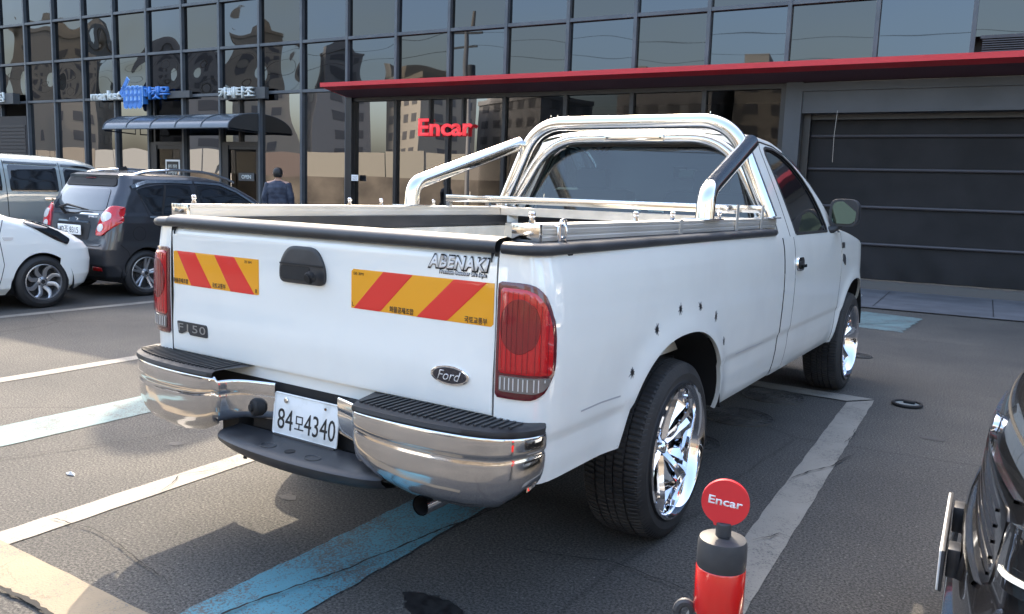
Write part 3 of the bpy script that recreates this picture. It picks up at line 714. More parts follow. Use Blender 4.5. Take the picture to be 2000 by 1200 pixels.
# gap backings
for sg in (1, -1):
    for yy, dd in ((2.66, .02), (2.888, .012), (4.169, .012)): MB().grid([[(sg*(side(y, z)[0]-dd), y, z) for z in np.linspace(.46, 1.24, 12)] for y in (yy-.014, yy+.014)]).build('panel_gap', W['gap'], trk, False)
    mb = MB(); mb.box(*sorted((sg*.79, sg*.84)), .022, .034, .69, 1.25); mb.build('panel_gap', W['gap'], trk, False)
# hood and front end
P = []
for y in dense(4.16, 5.40, 22):
    x0 = side(y, ztop(y))[0]; zt = ztop(y); P.append([(x0*math.cos(a), y, zt+.075*math.sin(a)**.8) for a in np.linspace(0, PI, 33)])
MB().grid(P).build('hood', W['white'], trk)
mb = MB(); x0 = side(5.40, 1.0)[0]; mb.box(-x0, x0, 5.33, 5.40, .50, 1.03, .02); mb.build('front_panel', W['white'], trk)
mb = MB(); fb = [(.985, 5.10), (.975, 5.25), (.93, 5.38), (.75, 5.46), (.4, 5.49), (0, 5.50)]; fb = fb+[(-x, y) for x, y in fb[-2::-1]]
mb.grid([[(x, y, z) for z in (.48, .52, .66, .70)] for x, y in fb]); mb.build('front_bumper', W['chrome'], trk)
# tailgate
def tg(x, z, o=0):
    y = .008-.008*(1-(x/.83)**2)*sm(.70, .9, z)-.006*sm(1.0, .85, z)*sm(.73, .76, z)
    if z < .748: y += .010
    if z > 1.235: y += .020*((z-1.235)/.035)**2
    return (x, y-o, z)
xs = np.linspace(-.818, .818, 56); zs = [.700, .708, .735, .746, .750, .756, .765]+list(np.linspace(.79, 1.275, 34))
P = [[(tg(x, z)[0], tg(x, z)[1], z) for z in zs] for x in xs]
P = [[(p[0], p[1]+.05, p[2]) for p in P[0]]]+P+[[(p[0], p[1]+.05, p[2]) for p in P[-1]]]
tgate = MB().grid(P).build('tailgate', W['white'], trk, True, 30)
mb = MB(); mb.box(-.815, .815, .035, .06, .71, 1.26); mb.build('tailgate_inner', W['bedliner'], tgate, False)
hd = patch('tailgate_handle', rpoly([(-.150, 1.095), (.088, 1.095), (.088, 1.16), (.045, 1.232), (-.105, 1.232), (-.150, 1.165)], [.03, .03, .03, .05, .05, .03]), tg, W['plastic'], tgate, off=.010, th=.012, dome=.004)
patch('handle_well', rpoly([(-.138, 1.108), (.020, 1.108), (.020, 1.160), (-.138, 1.160)], .018), tg, W['black_m'], hd, off=.0155, th=.003)
strip('handle_edge', [(-.140, 1.166), (.080, 1.166)], tg, .006, W['black_m'], hd, off=.017, th=.004)
mb = MB(); mb.cyl((.052, -.035, 1.13), (0, -1, -.25), .022, .022, 18, b=.004); mb.cyl((.052, -.057, 1.124), (0, -1, -.25), .014, .004, 14); mb.build('reversing_camera', W['black_m'], hd)
# caps (black bed rail mouldings)
prof = [(-.004, 1.265), (-.016, 1.271), (-.020, 1.285), (-.014, 1.300), (.006, 1.311), (.05, 1.315), (.078, 1.309), (.083, 1.26)]
MB().grid([[(x, y, z) for y, z in prof] for x in np.linspace(-.826, .826, 30)]).build('tailgate_cap', W['plastic'], trk, True, 60)
capP = [(.838, -.012), (.90, -.014), (.945, -.002), (.982, .030), (1.0, .08), (1.002, .2), (1.002, 2.50), (.985, 2.54), (.95, 2.55)]
for sg in (1, -1):
    P = []
    for i, (x, y) in enumerate(capP):
        a = capP[max(0, i-1)]; b = capP[min(len(capP)-1, i+1)]; tx, ty = b[0]-a[0], b[1]-a[1]; l = math.hypot(tx, ty); nx, ny = ty/l, -tx/l
        row = []
        for o, z in [(-.030, 1.264), (-.020, 1.268), (-.015, 1.279), (-.019, 1.292), (-.034, 1.300), (-.09, 1.302)]:
            row.append((sg*(x+nx*o), y+ny*(o+.012), z))
        row += [(sg*.80, max(.0, min(y, 2.5)), 1.302), (sg*.80, max(.0, min(y, 2.5)), 1.235)]; P.append(row)
    MB().grid(P).build('bed_rail_cap', W['plastic'], trk, True, 50)
# cargo bed
mb = MB()
for sg in (1, -1): mb.box(*sorted((sg*.80, sg*.81)), .06, 2.5, .76, 1.24); mb.box(*sorted((sg*.55, sg*.8)), .58, 1.68, .915, .98, .02)
mb.box(-.8, .8, 2.48, 2.52, .76, 1.25); mb.box(-.81, .81, .05, 2.5, .74, .76); mb.build('cargo_bed', W['bedliner'], trk, False)
mb = MB(); mb.box(-.80, .80, 2.53, 2.60, .50, 1.24); mb.box(-.78, .78, .12, 5.1, .52, .70); mb.box(-.50, -.40, .0, 5.1, .42, .56); mb.box(.40, .50, .0, 5.1, .42, .56); mb.box(-.9, .9, 2.70, 4.1, .46, .60)
mb.build('underbody', mat('underbody', (.015, .015, .016), .8), trk, False)
mb = MB(); mb.tube([(-.8, RWY, WZ), (.8, RWY, WZ)], .045, 10); mb.cyl((-.15, RWY, WZ), (1, 0, 0), .13, .3, 16, b=.04); mb.build('rear_axle', W['black_m'], trk)
# wheel wells
for sg in (1, -1):
    for cy, a, b, z1_, z2_ in ((1.130, .566, .516, .545, .462), (4.679, .459, .504, .452, .478)):
        P = []
        for k in range(25):
            t = PI*k/24; zz = max(.385+b*max(0, 1-abs(math.cos(t))**2.3)**(1/2.3), z1_ if k < 12 else z2_); P.append([(sg*x, cy-a*math.cos(t), zz) for x in (.60, .70, .994)])
        mb = MB(); mb.grid(P); n = len(P); mb.add([p[0] for p in P], [tuple(range(n))]); mb.build('wheel_well', W['black_m'], trk)
# wheels
for sg in (1, -1):
    wheel(trk, (sg*.872, RWY, WZ), RW, .275, .287, 'chrome', flip=sg < 0, detail=True)
    wheel(trk, (sg*.872, FWY, WZ), RW, .275, .287, 'chrome', flip=sg < 0, detail=True)
# ---- cab greenhouse
def XG(z): t = (z-1.245)/.555; return .955-.205*t-.05*t*t
def gh(y, z, sg=1): return (sg*XG(z), y, z)
outer = [(2.665, 1.245), (2.685, 1.45), (2.73, 1.70), (2.76, 1.785), (2.80, 1.805), (3.0, 1.812), (3.25, 1.800), (3.45, 1.758), (3.62, 1.695), (3.80, 1.595), (3.97, 1.455), (4.09, 1.330), (4.165, 1.245)]
inner = [(3.03, 1.262), (3.012, 1.40), (3.0, 1.60), (2.995, 1.72), (3.02, 1.765), (3.08, 1.777), (3.22, 1.775), (3.38, 1.748), (3.53, 1.692), (3.66, 1.61), (3.77, 1.50), (3.83, 1.40), (3.86, 1.30), (3.855, 1.262)]
cgh = (3.38, 1.46)
for sg in (1, -1):
    bridge('door_pillar_frame', outer, inner, cgh, (lambda y, z, sg=sg: gh(y, z, -sg) if False else gh(y, z, sg)), W['white'], trk, flange=-.02 if sg < 0 else .02)
    mp = lambda y, z, sg=sg: (sg*(XG(z)-.012), y, z)
    gl = patch('side_window', inner, mp, W['cabglass'] if sg < 0 else W['tint'], trk, off=0, th=.001, rings=3)
    strip('window_seal', inner+[inner[0]], lambda y, z, sg=sg: gh(y, z, sg), .018, W['black_m'], gl, off=.003, th=.012)
    strip('roof_gutter', [(2.70, 1.60), (2.765, 1.80), (3.0, 1.817), (3.25, 1.806), (3.45, 1.764), (3.62, 1.70), (3.80, 1.60), (3.97, 1.46), (4.09, 1.335)], lambda y, z, sg=sg: gh(y, z-.012, sg), .010, W['gap'], trk, off=.002, th=.006)
    strip('door_seam', [(2.888, 1.25), (2.888, 1.42), (2.90, 1.62), (2.925, 1.76), (2.96, 1.797)], lambda y, z, sg=sg: gh(y, z, sg), .006, W['gap'], trk, off=.0015, th=.003)
# roof + windshield
ZRL = lambda y: float(np.interp(y, [2.76, 2.80, 3.0, 3.25, 3.45, 3.62, 3.8, 3.97, 4.09, 4.165], [1.785, 1.805, 1.812, 1.80, 1.758, 1.695, 1.595, 1.455, 1.33, 1.245]))
def roofpt(y, a):
    z = ZRL(y); x = XG(z); cr = .055*sm(4.3, 3.3, y)+.02; return (x*math.cos(a), y+.10*math.sin(a)*sm(3.3, 4.1, y), z+cr*math.sin(a)**.75)
AN = np.linspace(0, PI, 41)
MB().grid([[roofpt(y, a) for a in AN] for y in [2.76, 2.78, 2.80]+list(np.linspace(2.85, 3.42, 12))]).build('roof', W['white'], trk)
MB().grid([[roofpt(y, a) for a in AN] for y in np.linspace(3.42, 4.16, 14)]).build('windshield', W['cabglass'], trk)
# rear wall with window
YB = lambda z: 2.665+.095*((z-1.245)/.54)
bo = [(-.945, 1.245), (.945, 1.245)]+[(XG(z), z) for z in (1.4, 1.55, 1.70, 1.785)]+[(x, 1.785+.075*(1-(x/XG(1.785))**2)**.6) for x in np.linspace(.70, -.70, 13)]+[(-XG(z), z) for z in (1.785, 1.70, 1.55, 1.4)]
bi = rpoly([(-.795, 1.31), (.795, 1.31), (.615, 1.782), (-.615, 1.782)], [.05, .05, .10, .10])
bmp = lambda x, z: (x, YB(z), z)
bridge('rear_wall', bo, bi, (0, 1.55), bmp, W['white'], trk, flange=-.03)
rg = patch('rear_window', bi, lambda x, z: (x, YB(z)+.012, z), W['cabglass'], trk, off=0, th=.001, rings=3)
strip('rear_window_seal', bi+[bi[0]], bmp, .035, W['black_m'], rg, off=.004, th=.012)
text('window_sticker', '자동차', frame((.07, YB(1.42)+.006, 1.425), (1, 0, 0), (0, .17, 1)),   .07, .016, W['greysign'], rg, ex=.0005)
mb = MB(); mb.box(-.94, .94, 2.66, 2.68, .50, 1.25); mb.build('cab_back', W['white'], trk, False)
mb = MB(); mb.box(-.80, .80, 2.635, 2.66, 1.18, 1.30); mb.build('rear_ledge', W['black_m'], trk, False)
# interior
it = MB()
it.box(-.72, -.12, 2.90, 3.06, .95, 1.50, .05); it.box(.12, .72, 2.90, 3.06, .95, 1.50, .05); it.box(-.12, .12, 2.92, 3.04, .95, 1.36, .04)
it.box(-.54, -.30, 2.93, 3.03, 1.48, 1.64, .04); it.box(.30, .54, 2.93, 3.03, 1.48, 1.64, .04)
it.build('seat', mat('grey_seat', (.045, .048, .052), .85), trk)
it = MB(); it.box(-.90, .90, 3.75, 4.15, .95, 1.24, .04); it.build('dashboard', W['interior'], trk)
mb = MB(); M = Matrix.Translation((-.40, 3.62, 1.22)) @ Matrix.Rotation(-1.1, 4, 'X')
mb.tube([M @ Vector((.19*math.cos(a), .19*math.sin(a), 0)) for a in np.linspace(0, 2*PI, 33)], .014, 8, caps=False); mb.tube([M @ Vector((-.18, 0, 0)), M @ Vector((.18, 0, 0))], .018, 6); mb.build('steering_wheel', W['interior'], trk)
rm = MB(); rm.box(-.03, .23, 3.52, 3.55, 1.585, 1.655, .012); rvm = rm.build('rear_view_mirror', W['black_m'], trk)
mb = MB(); mb.box(-.02, .22, 3.512, 3.518, 1.592, 1.648); mb.build('mirror_glass', W['mirror'], rvm, False)
mb = MB(); mb.box(-.10, .0, 3.60, 3.63, 1.60, 1.68, .01); mb.build('dash_camera', W['black_m'], trk)
# ---- tail lights
for sg in (1, -1):
    mp = lambda s, z, sg=sg: bed(s, z, sg)
    out = rpoly([(.006, .815), (.155, .815), (.200, .90), (.200, 1.06), (.150, 1.178), (.006, 1.180)], [.012, .07, .06, .06, .085, .012])
    if sg < 0: pass
    tl = patch('tail_light', out, (lambda s, z: bed(s, z, 1)) if sg > 0 else (lambda s, z: bed(s, z, -1)), W['darkred'], trk, off=.008*sg, th=.012*sg, dome=.004*sg, c=(.09, 1.0), rings=8)
    inn = rpoly([(.020, .896), (.186, .896), (.188, 1.05), (.140, 1.160), (.020, 1.162)], [.008, .008, .06, .075, .01])
    rl = patch('red_lens', inn, lambda s, z, sg=sg: bed(s, z, sg), W['red'], tl, off=.0135*sg, th=.004*sg, dome=.003*sg, c=(.095, 1.03), rings=8)
    patch('bulb_reflector', [(.085+.062*math.cos(a), 1.045+.085*math.sin(a)) for a in np.linspace(0, 2*PI, 32, endpoint=False)], lambda s, z, sg=sg: bed(s, z, sg), mat('mid_red_lens', (.22, .006, .01), .2, coat=1), tl, off=.0172*sg, th=.001*sg, dome=.001*sg)
    wl = patch('reverse_lens', rpoly([(.022, .838), (.150, .838), (.180, .870), (.184, .888), (.022, .888)], [.008, .03, .01, .006, .006]), lambda s, z, sg=sg: bed(s, z, sg), mat('smoked_lens', (.17, .15, .135), .2, coat=1), tl, off=.014*sg, th=.004*sg, c=(.10, .875))
    for k in range(9): strip('lens_rib', [(.030+.017*k, .90), (.030+.017*k, .90+.253*math.sqrt(max(.15, 1-(k/10.5)**3)))], lambda s, z, sg=sg: bed(s, z, sg), .0012, W['darkred'], rl, off=.019*sg, th=.001*sg)
    for k in range(10): strip('lens_rib', [(.030+.0145*k, .845+(.03 if k > 8 else 0)), (.030+.0145*k, .884)], lambda s, z, sg=sg: bed(s, z, sg), .0035, W['clear'], wl, off=.016*sg, th=.001*sg)
# ---- stickers, badges
def tplane(x, z, o=.0): return frame((x, tg(x, z)[1]-o, z), (1, -(tg(x+.01, z)[1]-tg(x, z)[1])*-100, 0), (0, 0, 1))
def sticker(x0, x1, z0, z1, dirn, mirror):
    st = patch('warning_sticker', [(x0, z0), (x1, z0), (x1, z1), (x0, z1)], tg, W['yel'], tgate, off=.0012, th=.001, n=80)
    wd = x1-x0; h = z1-z0
    for a, b in (((.06, .30), (.25, .49)) if dirn > 0 else ((.04, .27), (.50, .73))):
        pass
    bands = [(.02, .225, .245, .46), (.49, .70, .74, .955)] if dirn > 0 else [(.045, .27, .22, .47), (.50, .73, .69, .955)]
    for b0, b1, t0, t1 in bands:
        if dirn > 0: q = [(x0+wd*b0, z0), (x0+wd*b1, z0), (x0+wd*t1, z1), (x0+wd*t0, z1)]
        else: q = [(x0+wd*t0, z0), (x0+wd*t1, z0), (x0+wd*b1, z1), (x0+wd*b0, z1)]
        patch('red_band', q, tg, W['redfilm'], st, off=.0019, th=.0006, n=60)
    return st
sL = sticker(-.812, -.275, 1.028, 1.166, -1, False); sR = sticker(.210, .812, 1.032, 1.170, 1, False)
W['stext'] = W['ink']
text('text', '화물공제조합', tplane(-.765, 1.043, .0025), .10, .020, W['ink'], sL, ex=.0004, bold=.012); text('text', '국토교통부', tplane(-.515, 1.043, .0025), .085, .020, W['ink'], sL, ex=.0004, bold=.012)
text('text', 'R', tplane(-.288, 1.043, .0025), .010, .016, W['ink'], sL, ex=.0004); text('text', '▣ 3M', tplane(-.335, 1.152, .0025), .04, .010, W['ink'], sL, ex=.0004)
text('text', '화물공제조합', tplane(.440, 1.046, .0025), .105, .021, W['ink'], sR, ex=.0004, bold=.012); text('text', '국토교통부', tplane(.745, 1.046, .0025), .088, .021, W['ink'], sR, ex=.0004, bold=.012)
text('text', 'L', tplane(.220, 1.047, .0025), .009, .014, W['ink'], sR, ex=.0004); text('text', '▣ 3M', tplane(.245, 1.155, .0025), .045, .010, W['ink'], sR, ex=.0004)
# outdoor brand decal
ab = text('decal_outline', 'ABENAKI', tplane(.672, 1.224, .002), .248, .050, W['blackvinyl'], tgate, ex=.0004, bold=.055, shear=.25, space=1.12)
text('decal_text', 'ABENAKI', tplane(.672, 1.224, .0030), .238, .040, W['whitevinyl'], ab, ex=.0003, bold=.03, shear=.25, space=1.12)
text('decal_outline', 'Premium Outdoor Life Style', tplane(.690, 1.190, .002), .186, .020, W['blackvinyl'], ab, ex=.0004, bold=.05, shear=.1, space=1.1)
text('decal_text', 'Premium Outdoor Life Style', tplane(.690, 1.190, .0030), .178, .013, W['whitevinyl'], ab, ex=.0003, bold=.01, shear=.1, space=1.1)
fb_ = patch('model_badge', rpoly([(-.785, .874), (-.592, .874), (-.586, .862), (-.586, .822), (-.700, .822), (-.706, .835), (-.745, .835), (-.752, .822), (-.775, .822)], .005, 3), tg, W['plastic'], tgate, off=.005, th=.006, n=90)
text('badge_text', 'F150', tplane(-.683, .850, .0058), .180, .032, mat('badge_grey', (.40, .41, .42), .3, .8), fb_, ex=.0008, space=1.1)
ov = [(.654+.077*math.cos(a), .856+.032*math.sin(a)) for a in np.linspace(0, 2*PI, 48, endpoint=False)]
bo_ = patch('oval_badge', ov, tg, W['chrome'], tgate, off=.006, th=.007, n=48, res=False)
patch('badge_field', [(.654+.068*math.cos(a), .856+.026*math.sin(a)) for a in np.linspace(0, 2*PI, 48, endpoint=False)], tg, mat('badge_navy', (.006, .010, .022), .2, coat=1), bo_, off=.0075, th=.002, n=48, res=False)
text('badge_text', 'Ford', tplane(.654, .856, .0083), .095, .032, W['clear'], bo_, ex=.0008, shear=.35, bold=-.005)
# body side: bullet-hole decals, scratches, badges, mirror
smp = lambda y, z: bed(s_of_y(y), z, 1)
for k, (y, z) in enumerate([(1.065, 1.006), (1.293, .994), (1.499, .928), (.83, .95), (1.637, .794), (.631, .813)]):
    rn = random.Random(k+3); n = 9; q = []
    for i in range(2*n): a = PI*i/n+.3*k; r = (.024 if i % 2 == 0 else .011)*rn.uniform(.7, 1.25); q.append((y+r*math.cos(a), z+r*1.05*math.sin(a)))
    o = patch('bullet_decal', q, smp, mat('decal_steel%d' % k, (.16, .17, .19), .3, .8) if k == 0 else bpy.data.materials['decal_steel0'], trk, off=.0012, th=.001, n=len(q), res=False, smooth=False)
    patch('decal_core', [(y+.010*math.cos(a), z+.011*math.sin(a)) for a in np.linspace(0, 2*PI, 14, endpoint=False)], smp, W['blackvinyl'], o, off=.002, th=.0008, n=14, res=False)
W['scuff'] = mat('grey_scuff', (.36, .37, .38), .6)
strip('body_scuff', [(.26, .742), (.40, .744), (.552, .738)], smp, .006, W['scuff'], trk, off=.0008, th=.0006)
strip('body_scuff', [(1.86, .700), (2.1, .700), (2.35, .695)], smp, .007, W['scuff'], trk, off=.0008, th=.0006)
sp_ = lambda y, z: side(y, z, 1)
tx1 = patch('fender_badge', rpoly([(4.185, 1.135), (4.265, 1.135), (4.265, 1.175), (4.185, 1.175)], .004), sp_, W['plastic'], trk, off=.005, th=.006)
tx2 = patch('fender_badge', rpoly([(4.21, 1.045), (4.30, 1.005), (4.30, 1.05), (4.27, 1.085), (4.21, 1.095)], .004), sp_, W['plastic'], trk, off=.005, th=.006)
mr = patch('mirror_housing', rpoly([(.925, 1.295), (1.115, 1.295), (1.115, 1.485), (.925, 1.485)], [.05, .06, .07, .06]), lambda x, z: (x, 4.0+.05*(x-1.0), z), W['plastic'], trk, off=.02, th=.11, dome=0, n=60)
patch('mirror_glass', rpoly([(.942, 1.312), (1.100, 1.312), (1.100, 1.468), (.942, 1.468)], [.04, .05, .06, .05]), lambda x, z: (x, 4.0+.05*(x-1.0)+.04*(x-1.02)+.05*(z-1.39), z), W['mirror'], mr, off=.0235, th=.004, n=60)
mb = MB(); mb.tube([(.90, 3.88, 1.262), (.95, 3.97, 1.268), (1.0, 4.04, 1.31)], [.03, .028, .025], 10); mb.box(.88, .93, 3.78, 3.98, 1.245, 1.30, .01); mb.build('mirror_arm', W['plastic'], mr)
mr2 = copy_tree(mr, trk)
for o_ in [mr2]: o_.scale = (-1, 1, 1)
# ---- rear bumper
BP = [(.165, -.020), (.22, -.035), (.30, -.062), (.336, -.088), (.350, -.128), (.362, -.150), (.42, -.158), (.55, -.162), (.70, -.156), (.82, -.138), (.90, -.112), (.95, -.078), (.985, -.030), (1.0, .010), (1.002, .045), (.985, .055)]
BP = [tuple(p) for p in resample(rounded([(x, y, 0) for x, y in BP], .03, 3), 70, closed=False)]
def zlow(x):
    return float(np.interp(x, [.16, .30, .35, .40, .47, .60, .80, .92, .97, 1.01], [.555, .552, .540, .515, .486, .468, .467, .482, .508, .55]))
def bprof(t):          # t 0 top .. 1 bottom -> (outset, frac height)
    return float(np.interp(t, [0, .02, .05, .12, .24, .28, .31, .34, .38, .50, .62, .74, .84, .92, 1.0], [-.009, -.002, .000, .0015, .002, .0005, -.004, -.0045, -.001, -.001, -.003, -.008, -.016, -.029, -.055]))
for sg in (1, -1):
    P = []
    for i, p in enumerate(BP):
        a = BP[max(0, i-1)]; b = BP[min(len(BP)-1, i+1)]; tx, ty = b[0]-a[0], b[1]-a[1]; l = math.hypot(tx, ty) or 1; nx, ny = ty/l, -tx/l
        zt = .722-(.0 if p[0] > .36 else .018); zl = zlow(p[0]); row = []
        for t in np.linspace(0, 1, 36):
            o = bprof(t)*(1 if p[0] > .36 else .4); row.append((sg*(p[0]+nx*o), p[1]+ny*o, zt+(zl-zt)*t))
        P.append(row)
    bp_ = MB().grid(P).build('rear_bumper', W['bumperchrome'], trk, True, 60)
    # rubber step pad
    top = [q for q in BP if q[0] > .355]; P = []
    for p in top:
        P.append([(sg*p[0]*1.0, p[1]-.004, .718), (sg*p[0], p[1]-.008, .724), (sg*p[0], p[1]-.004, .737), (sg*(p[0]-.010 if p[0] > .9 else p[0]), p[1]+.010, .742)]+[(sg*min(p[0]-.01*k, .985-.015*k), p[1]+(.03-p[1])*k/5, .744) for k in range(1, 6)])
    pad = MB().grid(P).build('step_pad', W['rubberpad'], bp_, True, 50)
    mb = MB()
    for k in range(23):
        x = .375+.0252*k; yb = float(np.interp(x, [q[0] for q in top[:-4]], [q[1] for q in top[:-4]]))
        mb.box(*sorted((sg*x, sg*(x+.010))), yb+.022, .0, .742, .749)
    mb.build('pad_ribs', W['rubberpad'], pad, False)
mb = MB(); mb.cyl((-.232, -.02, .603), (-.3, -1, 0), .034, .045, 22, b=.008); mb.cyl((-.245, -.062, .603), (-.3, -1, 0), .014, .01, 12); mb.build('parking_sensor', W['black_m'], bp_)
# centre step valance
P = []
for x in np.linspace(-.37, .47, 41):
    t = max(0, 1-((x-.05)/.42)**2); yf = -.125-.070*t**.6; zt_ = .545+.0*t
    P.append([(x, -.02, .512), (x, -.06, .508), (x, yf+.035, .507), (x, yf+.012, .503), (x, yf, .492), (x, yf+.004, .478-.008*t), (x, yf+.03, .455-.010*t), (x, -.02, .44)])
va = MB().grid(P).build('bumper_step', W['plastic'], trk, True, 40)
mb = MB()
for x, y, r in ((.045, -.135, .020),): mb.cyl((x, y, .5085), (0, 0, 1), r, .001, 20)
mb.build('hitch_hole', W['black_m'], va, False)
for x in (-.07, .16): mb = MB(); mb.tube([(x+.032*math.cos(a), -.135+.024*math.sin(a), .5078) for a in np.linspace(0, 2*PI, 25)], .0022, 6, caps=False); mb.build('pad_mark', W['plastic'], va)
mb = MB(); mb.box(-.33, .36, .015, .05, .50, .70); mb.box(-.8, .8, .02, .1, .55, .70); mb.box(.19, .33, -.01, .02, .56, .70, .01); mb.build('bumper_backing', W['black_m'], trk, False)
# licence plate
PM = frame((0, -.018, .592), (1, 0, 0), (0, .10, 1))
lp = MB(); lp.box(-.1675, .1675, -.0785, .0785, -.002, .002, .0015, M=PM); lpo = lp.build('licence_plate', W['plate'], trk)
lpr = rpoly([(-.1675, -.0785), (.1675, -.0785), (.1675, .0785), (-.1675, .0785)], .012)
bm_ = MB(); bm_.tube([PM @ Vector((x, y, .003)) for x, y in lpr+[lpr[0]]], .0035, 6, caps=False); bm_.build('plate_rim', W['plate'], lpo)
def pt_(b_, cx, w_, h_=.078, cy=-.018): text('plate_text', b_, PM @ Matrix.Translation((cx, cy, .002)), w_, h_, W['ink'], lpo, ex=.0012, bold=.0)
pt_('84', -.106, .082); pt_('모', -.030, .048, .052, -.020); pt_('4340', .076, .160)
mb = MB(); mb.cyl(PM @ Vector((-.105, .055, .002)), PM.to_3x3() @ Vector((0, 0, 1)), .011, .006, 16, b=.002); mb.build('plate_bolt', W['steel'], lpo)
mb = MB(); mb.cyl(PM @ Vector((.10, .055, .002)), PM.to_3x3() @ Vector((0, 0, 1)), .005, .003, 12); mb.build('rust_bolt', mat('rust', (.12, .05, .02), .9), lpo)
mb = MB(); mb.box(-.16, .165, -.096, -.076, -.004, .012, .004, M=PM); mb.build('plate_bracket', W['frameblack'], lpo)
# exhaust
mb = MB(); mb.tube([(.575, -.045, .405), (.572, .25, .405), (.57, .5, .42)], .034, 22, caps=False); mb.build('exhaust_pipe', W['chrome'], trk)
mb = MB(); mb.tube([(.575, -.043, .405), (.572, .25, .405)], .0305, 22, caps=False); mb.add([(.575+.0305*math.cos(a), .2, .405+.0305*math.sin(a)) for a in np.linspace(0, 2*PI, 20, endpoint=False)], [tuple(range(20))]); mb.build('exhaust_bore', W['black_m'], trk)
# ---- aluminium rails on the bed
RX, RZ0, RZ1 = .872, 1.304, 1.356
for sg in (1, -1):
    pr = [(-.05, RZ0), (.05, RZ0), (.05, RZ0+.012), (.0475, RZ0+.014), (.0475, RZ0+.020), (.05, RZ0+.022), (.05, RZ0+.036), (.0475, RZ0+.038), (.0475, RZ0+.042), (.05, RZ0+.044), (.05, RZ1), (-.05, RZ1), (-.05, RZ0+.04), (-.0475, RZ0+.038), (-.0475, RZ0+.030), (-.05, RZ0+.028)]
    y0 = .085
    P = [[(sg*(RX+x), y, z) for x, z in pr] for y in (y0, 2.69)]
    ra = MB().grid(P, cv=True).build('bed_side_rail', W['alu'], trk, False)
    mb = MB(); mb.box(*sorted((sg*(RX-.052), sg*(RX+.052))), y0-.006, y0+.012, RZ0-.002, RZ1+.002, .002); mb.build('rail_end_cap', W['steel'], ra)
    for y in ((.10, .87, 1.24, 1.83, 2.50) if sg > 0 else (.16, 1.11, 1.355, 1.82, 2.50)):
        mb = MB(); mb.cyl((sg*(RX+.01), y, RZ1), (0, 0, 1), .011, .012, 6); mb.cyl((sg*(RX+.01), y, RZ1+.012), (0, 0, 1), .0085, .008, 12); mb.cyl((sg*(RX+.01), y, RZ1+.02), (0, 0, 1), .0115, .020, 12, b=.006)
        mb.build('rail_bolt', W['chrome'], ra)
mb = MB(); mb.box(-.82, .82, 2.45, 2.52, 1.302, 1.356, .002); mb.build('front_cross_rail', W['alu'], trk, False)
mb = MB(); mb.box(.921, .9245, 1.225, 1.262, 1.286, 1.362); mb.build('rail_clamp', W['alu'], trk, False)
for q in ((.805, .86), (-.86, -.805)): mb = MB(); mb.box(*q, .014, .08, 1.25, 1.2995); mb.build('corner_filler', W['plastic'], trk, False)
for y in (1.965, 2.385):
    mb = MB(); mb.box(-.89, .925, y-.018, y+.018, 1.386, 1.426, .002)
    mb.box(-.89, -.862, y-.014, y+.014, 1.35, 1.395); br = mb.build('ladder_bar', W['steel'], trk)
    mb = MB(); mb.box(.9255, .930, y-.018, y+.018, 1.284, 1.428); mb.build('bar_bracket', W['alu'], br, False)
    for x in (-.72, -.45): mb = MB(); mb.cyl((x, y, 1.42), (0, 0, 1), .003, .03, 6); mb.build('bar_pin', W['steel'], br)
# padlock and hasp
pk = part('padlock', trk)
mb = MB(); mb.tube([(.926, .175, 1.350), (.934, .175, 1.350), (.938, .175, 1.30), (.938, .182, 1.285)], .004, 8); mb.tube(rounded([(.94, .18, 1.30), (.94, .18, 1.372), (.94, .215, 1.372), (.94, .215, 1.305)], .016), .0042, 8); mb.tube([(.944+.012*math.cos(a), .19, 1.335+.022*math.sin(a)) for a in np.linspace(0, 2*PI, 20)], .004, 8, caps=False)
mb.build('shackle', W['chrome'], pk)
mb = MB(); mb.cyl((.95, .195, 1.222), (0, 0, 1), .0115, .06, 14, b=.003); mb.build('lock_body', W['chrome'], pk)
mb = MB(); mb.box(.952, .972, .175, .215, 1.24, 1.285, .008); mb.tube([(.955, .18, 1.30), (.968, .205, 1.27), (.955, .215, 1.24), (.965, .2, 1.22)], .009, 8); mb.build('rubber_cover', W['black_m'], pk)
# ---- roll bar
def hoop(y, hb, ht, zb, zt, r, name, rad=.16, lean=0):
    pts = rounded([(-hb, y, zb), (-ht, y+lean, zt), (ht, y+lean, zt), (hb, y, zb)], rad, 14)
    return MB().tube(pts, r, 28).build(name, W['steel'], trk, True, 80)
h1 = hoop(2.60, .905, .655, 1.355, 1.902, .044, 'roll_bar_hoop', .20)
h2 = hoop(2.66, .875, .60, 1.33, 1.812, .034, 'inner_hoop', .24, .03)
mb = MB(); mb.box(-.18, .22, 2.640, 2.66, 1.792, 1.832, .003); lc = mb.build('lamp_cover', W['steel'], h2)
for x in (-.16, .20): mb = MB(); mb.cyl((x, 2.640, 1.812), (0, -1, 0), .006, .004, 10); mb.build('cover_screw', W['black_m'], lc)
for sg in (1, -1):
    pts = rounded([(sg*.885, 1.62, 1.358), (sg*.884, 1.635, 1.485), (sg*.775, 2.575, 1.775)], .11, 12)
    rb = MB().tube(pts, .044, 28).build('roll_bar_brace', W['steel'], trk, True, 80)
    mb = MB(); mb.box(*sorted((sg*.81, sg*.945)), 1.52, 1.72, RZ1+.001, RZ1+.007, .002); mb.build('foot_plate', W['steel'], rb)
    mb = MB(); mb.box(*sorted((sg*.84, sg*.95)), 2.52, 2.68, RZ1+.001, RZ1+.007, .002); mb.build('foot_plate', W['steel'], h1)
    for p, q in ((pts[1], pts[2]),): 
        pass
for x in (-.55, -.50, .52): mb = MB(); mb.cyl((x, 2.60, 1.944), (0, 0, 1), .004, .012, 8); mb.build('tube_stud', W['chrome'], h1)
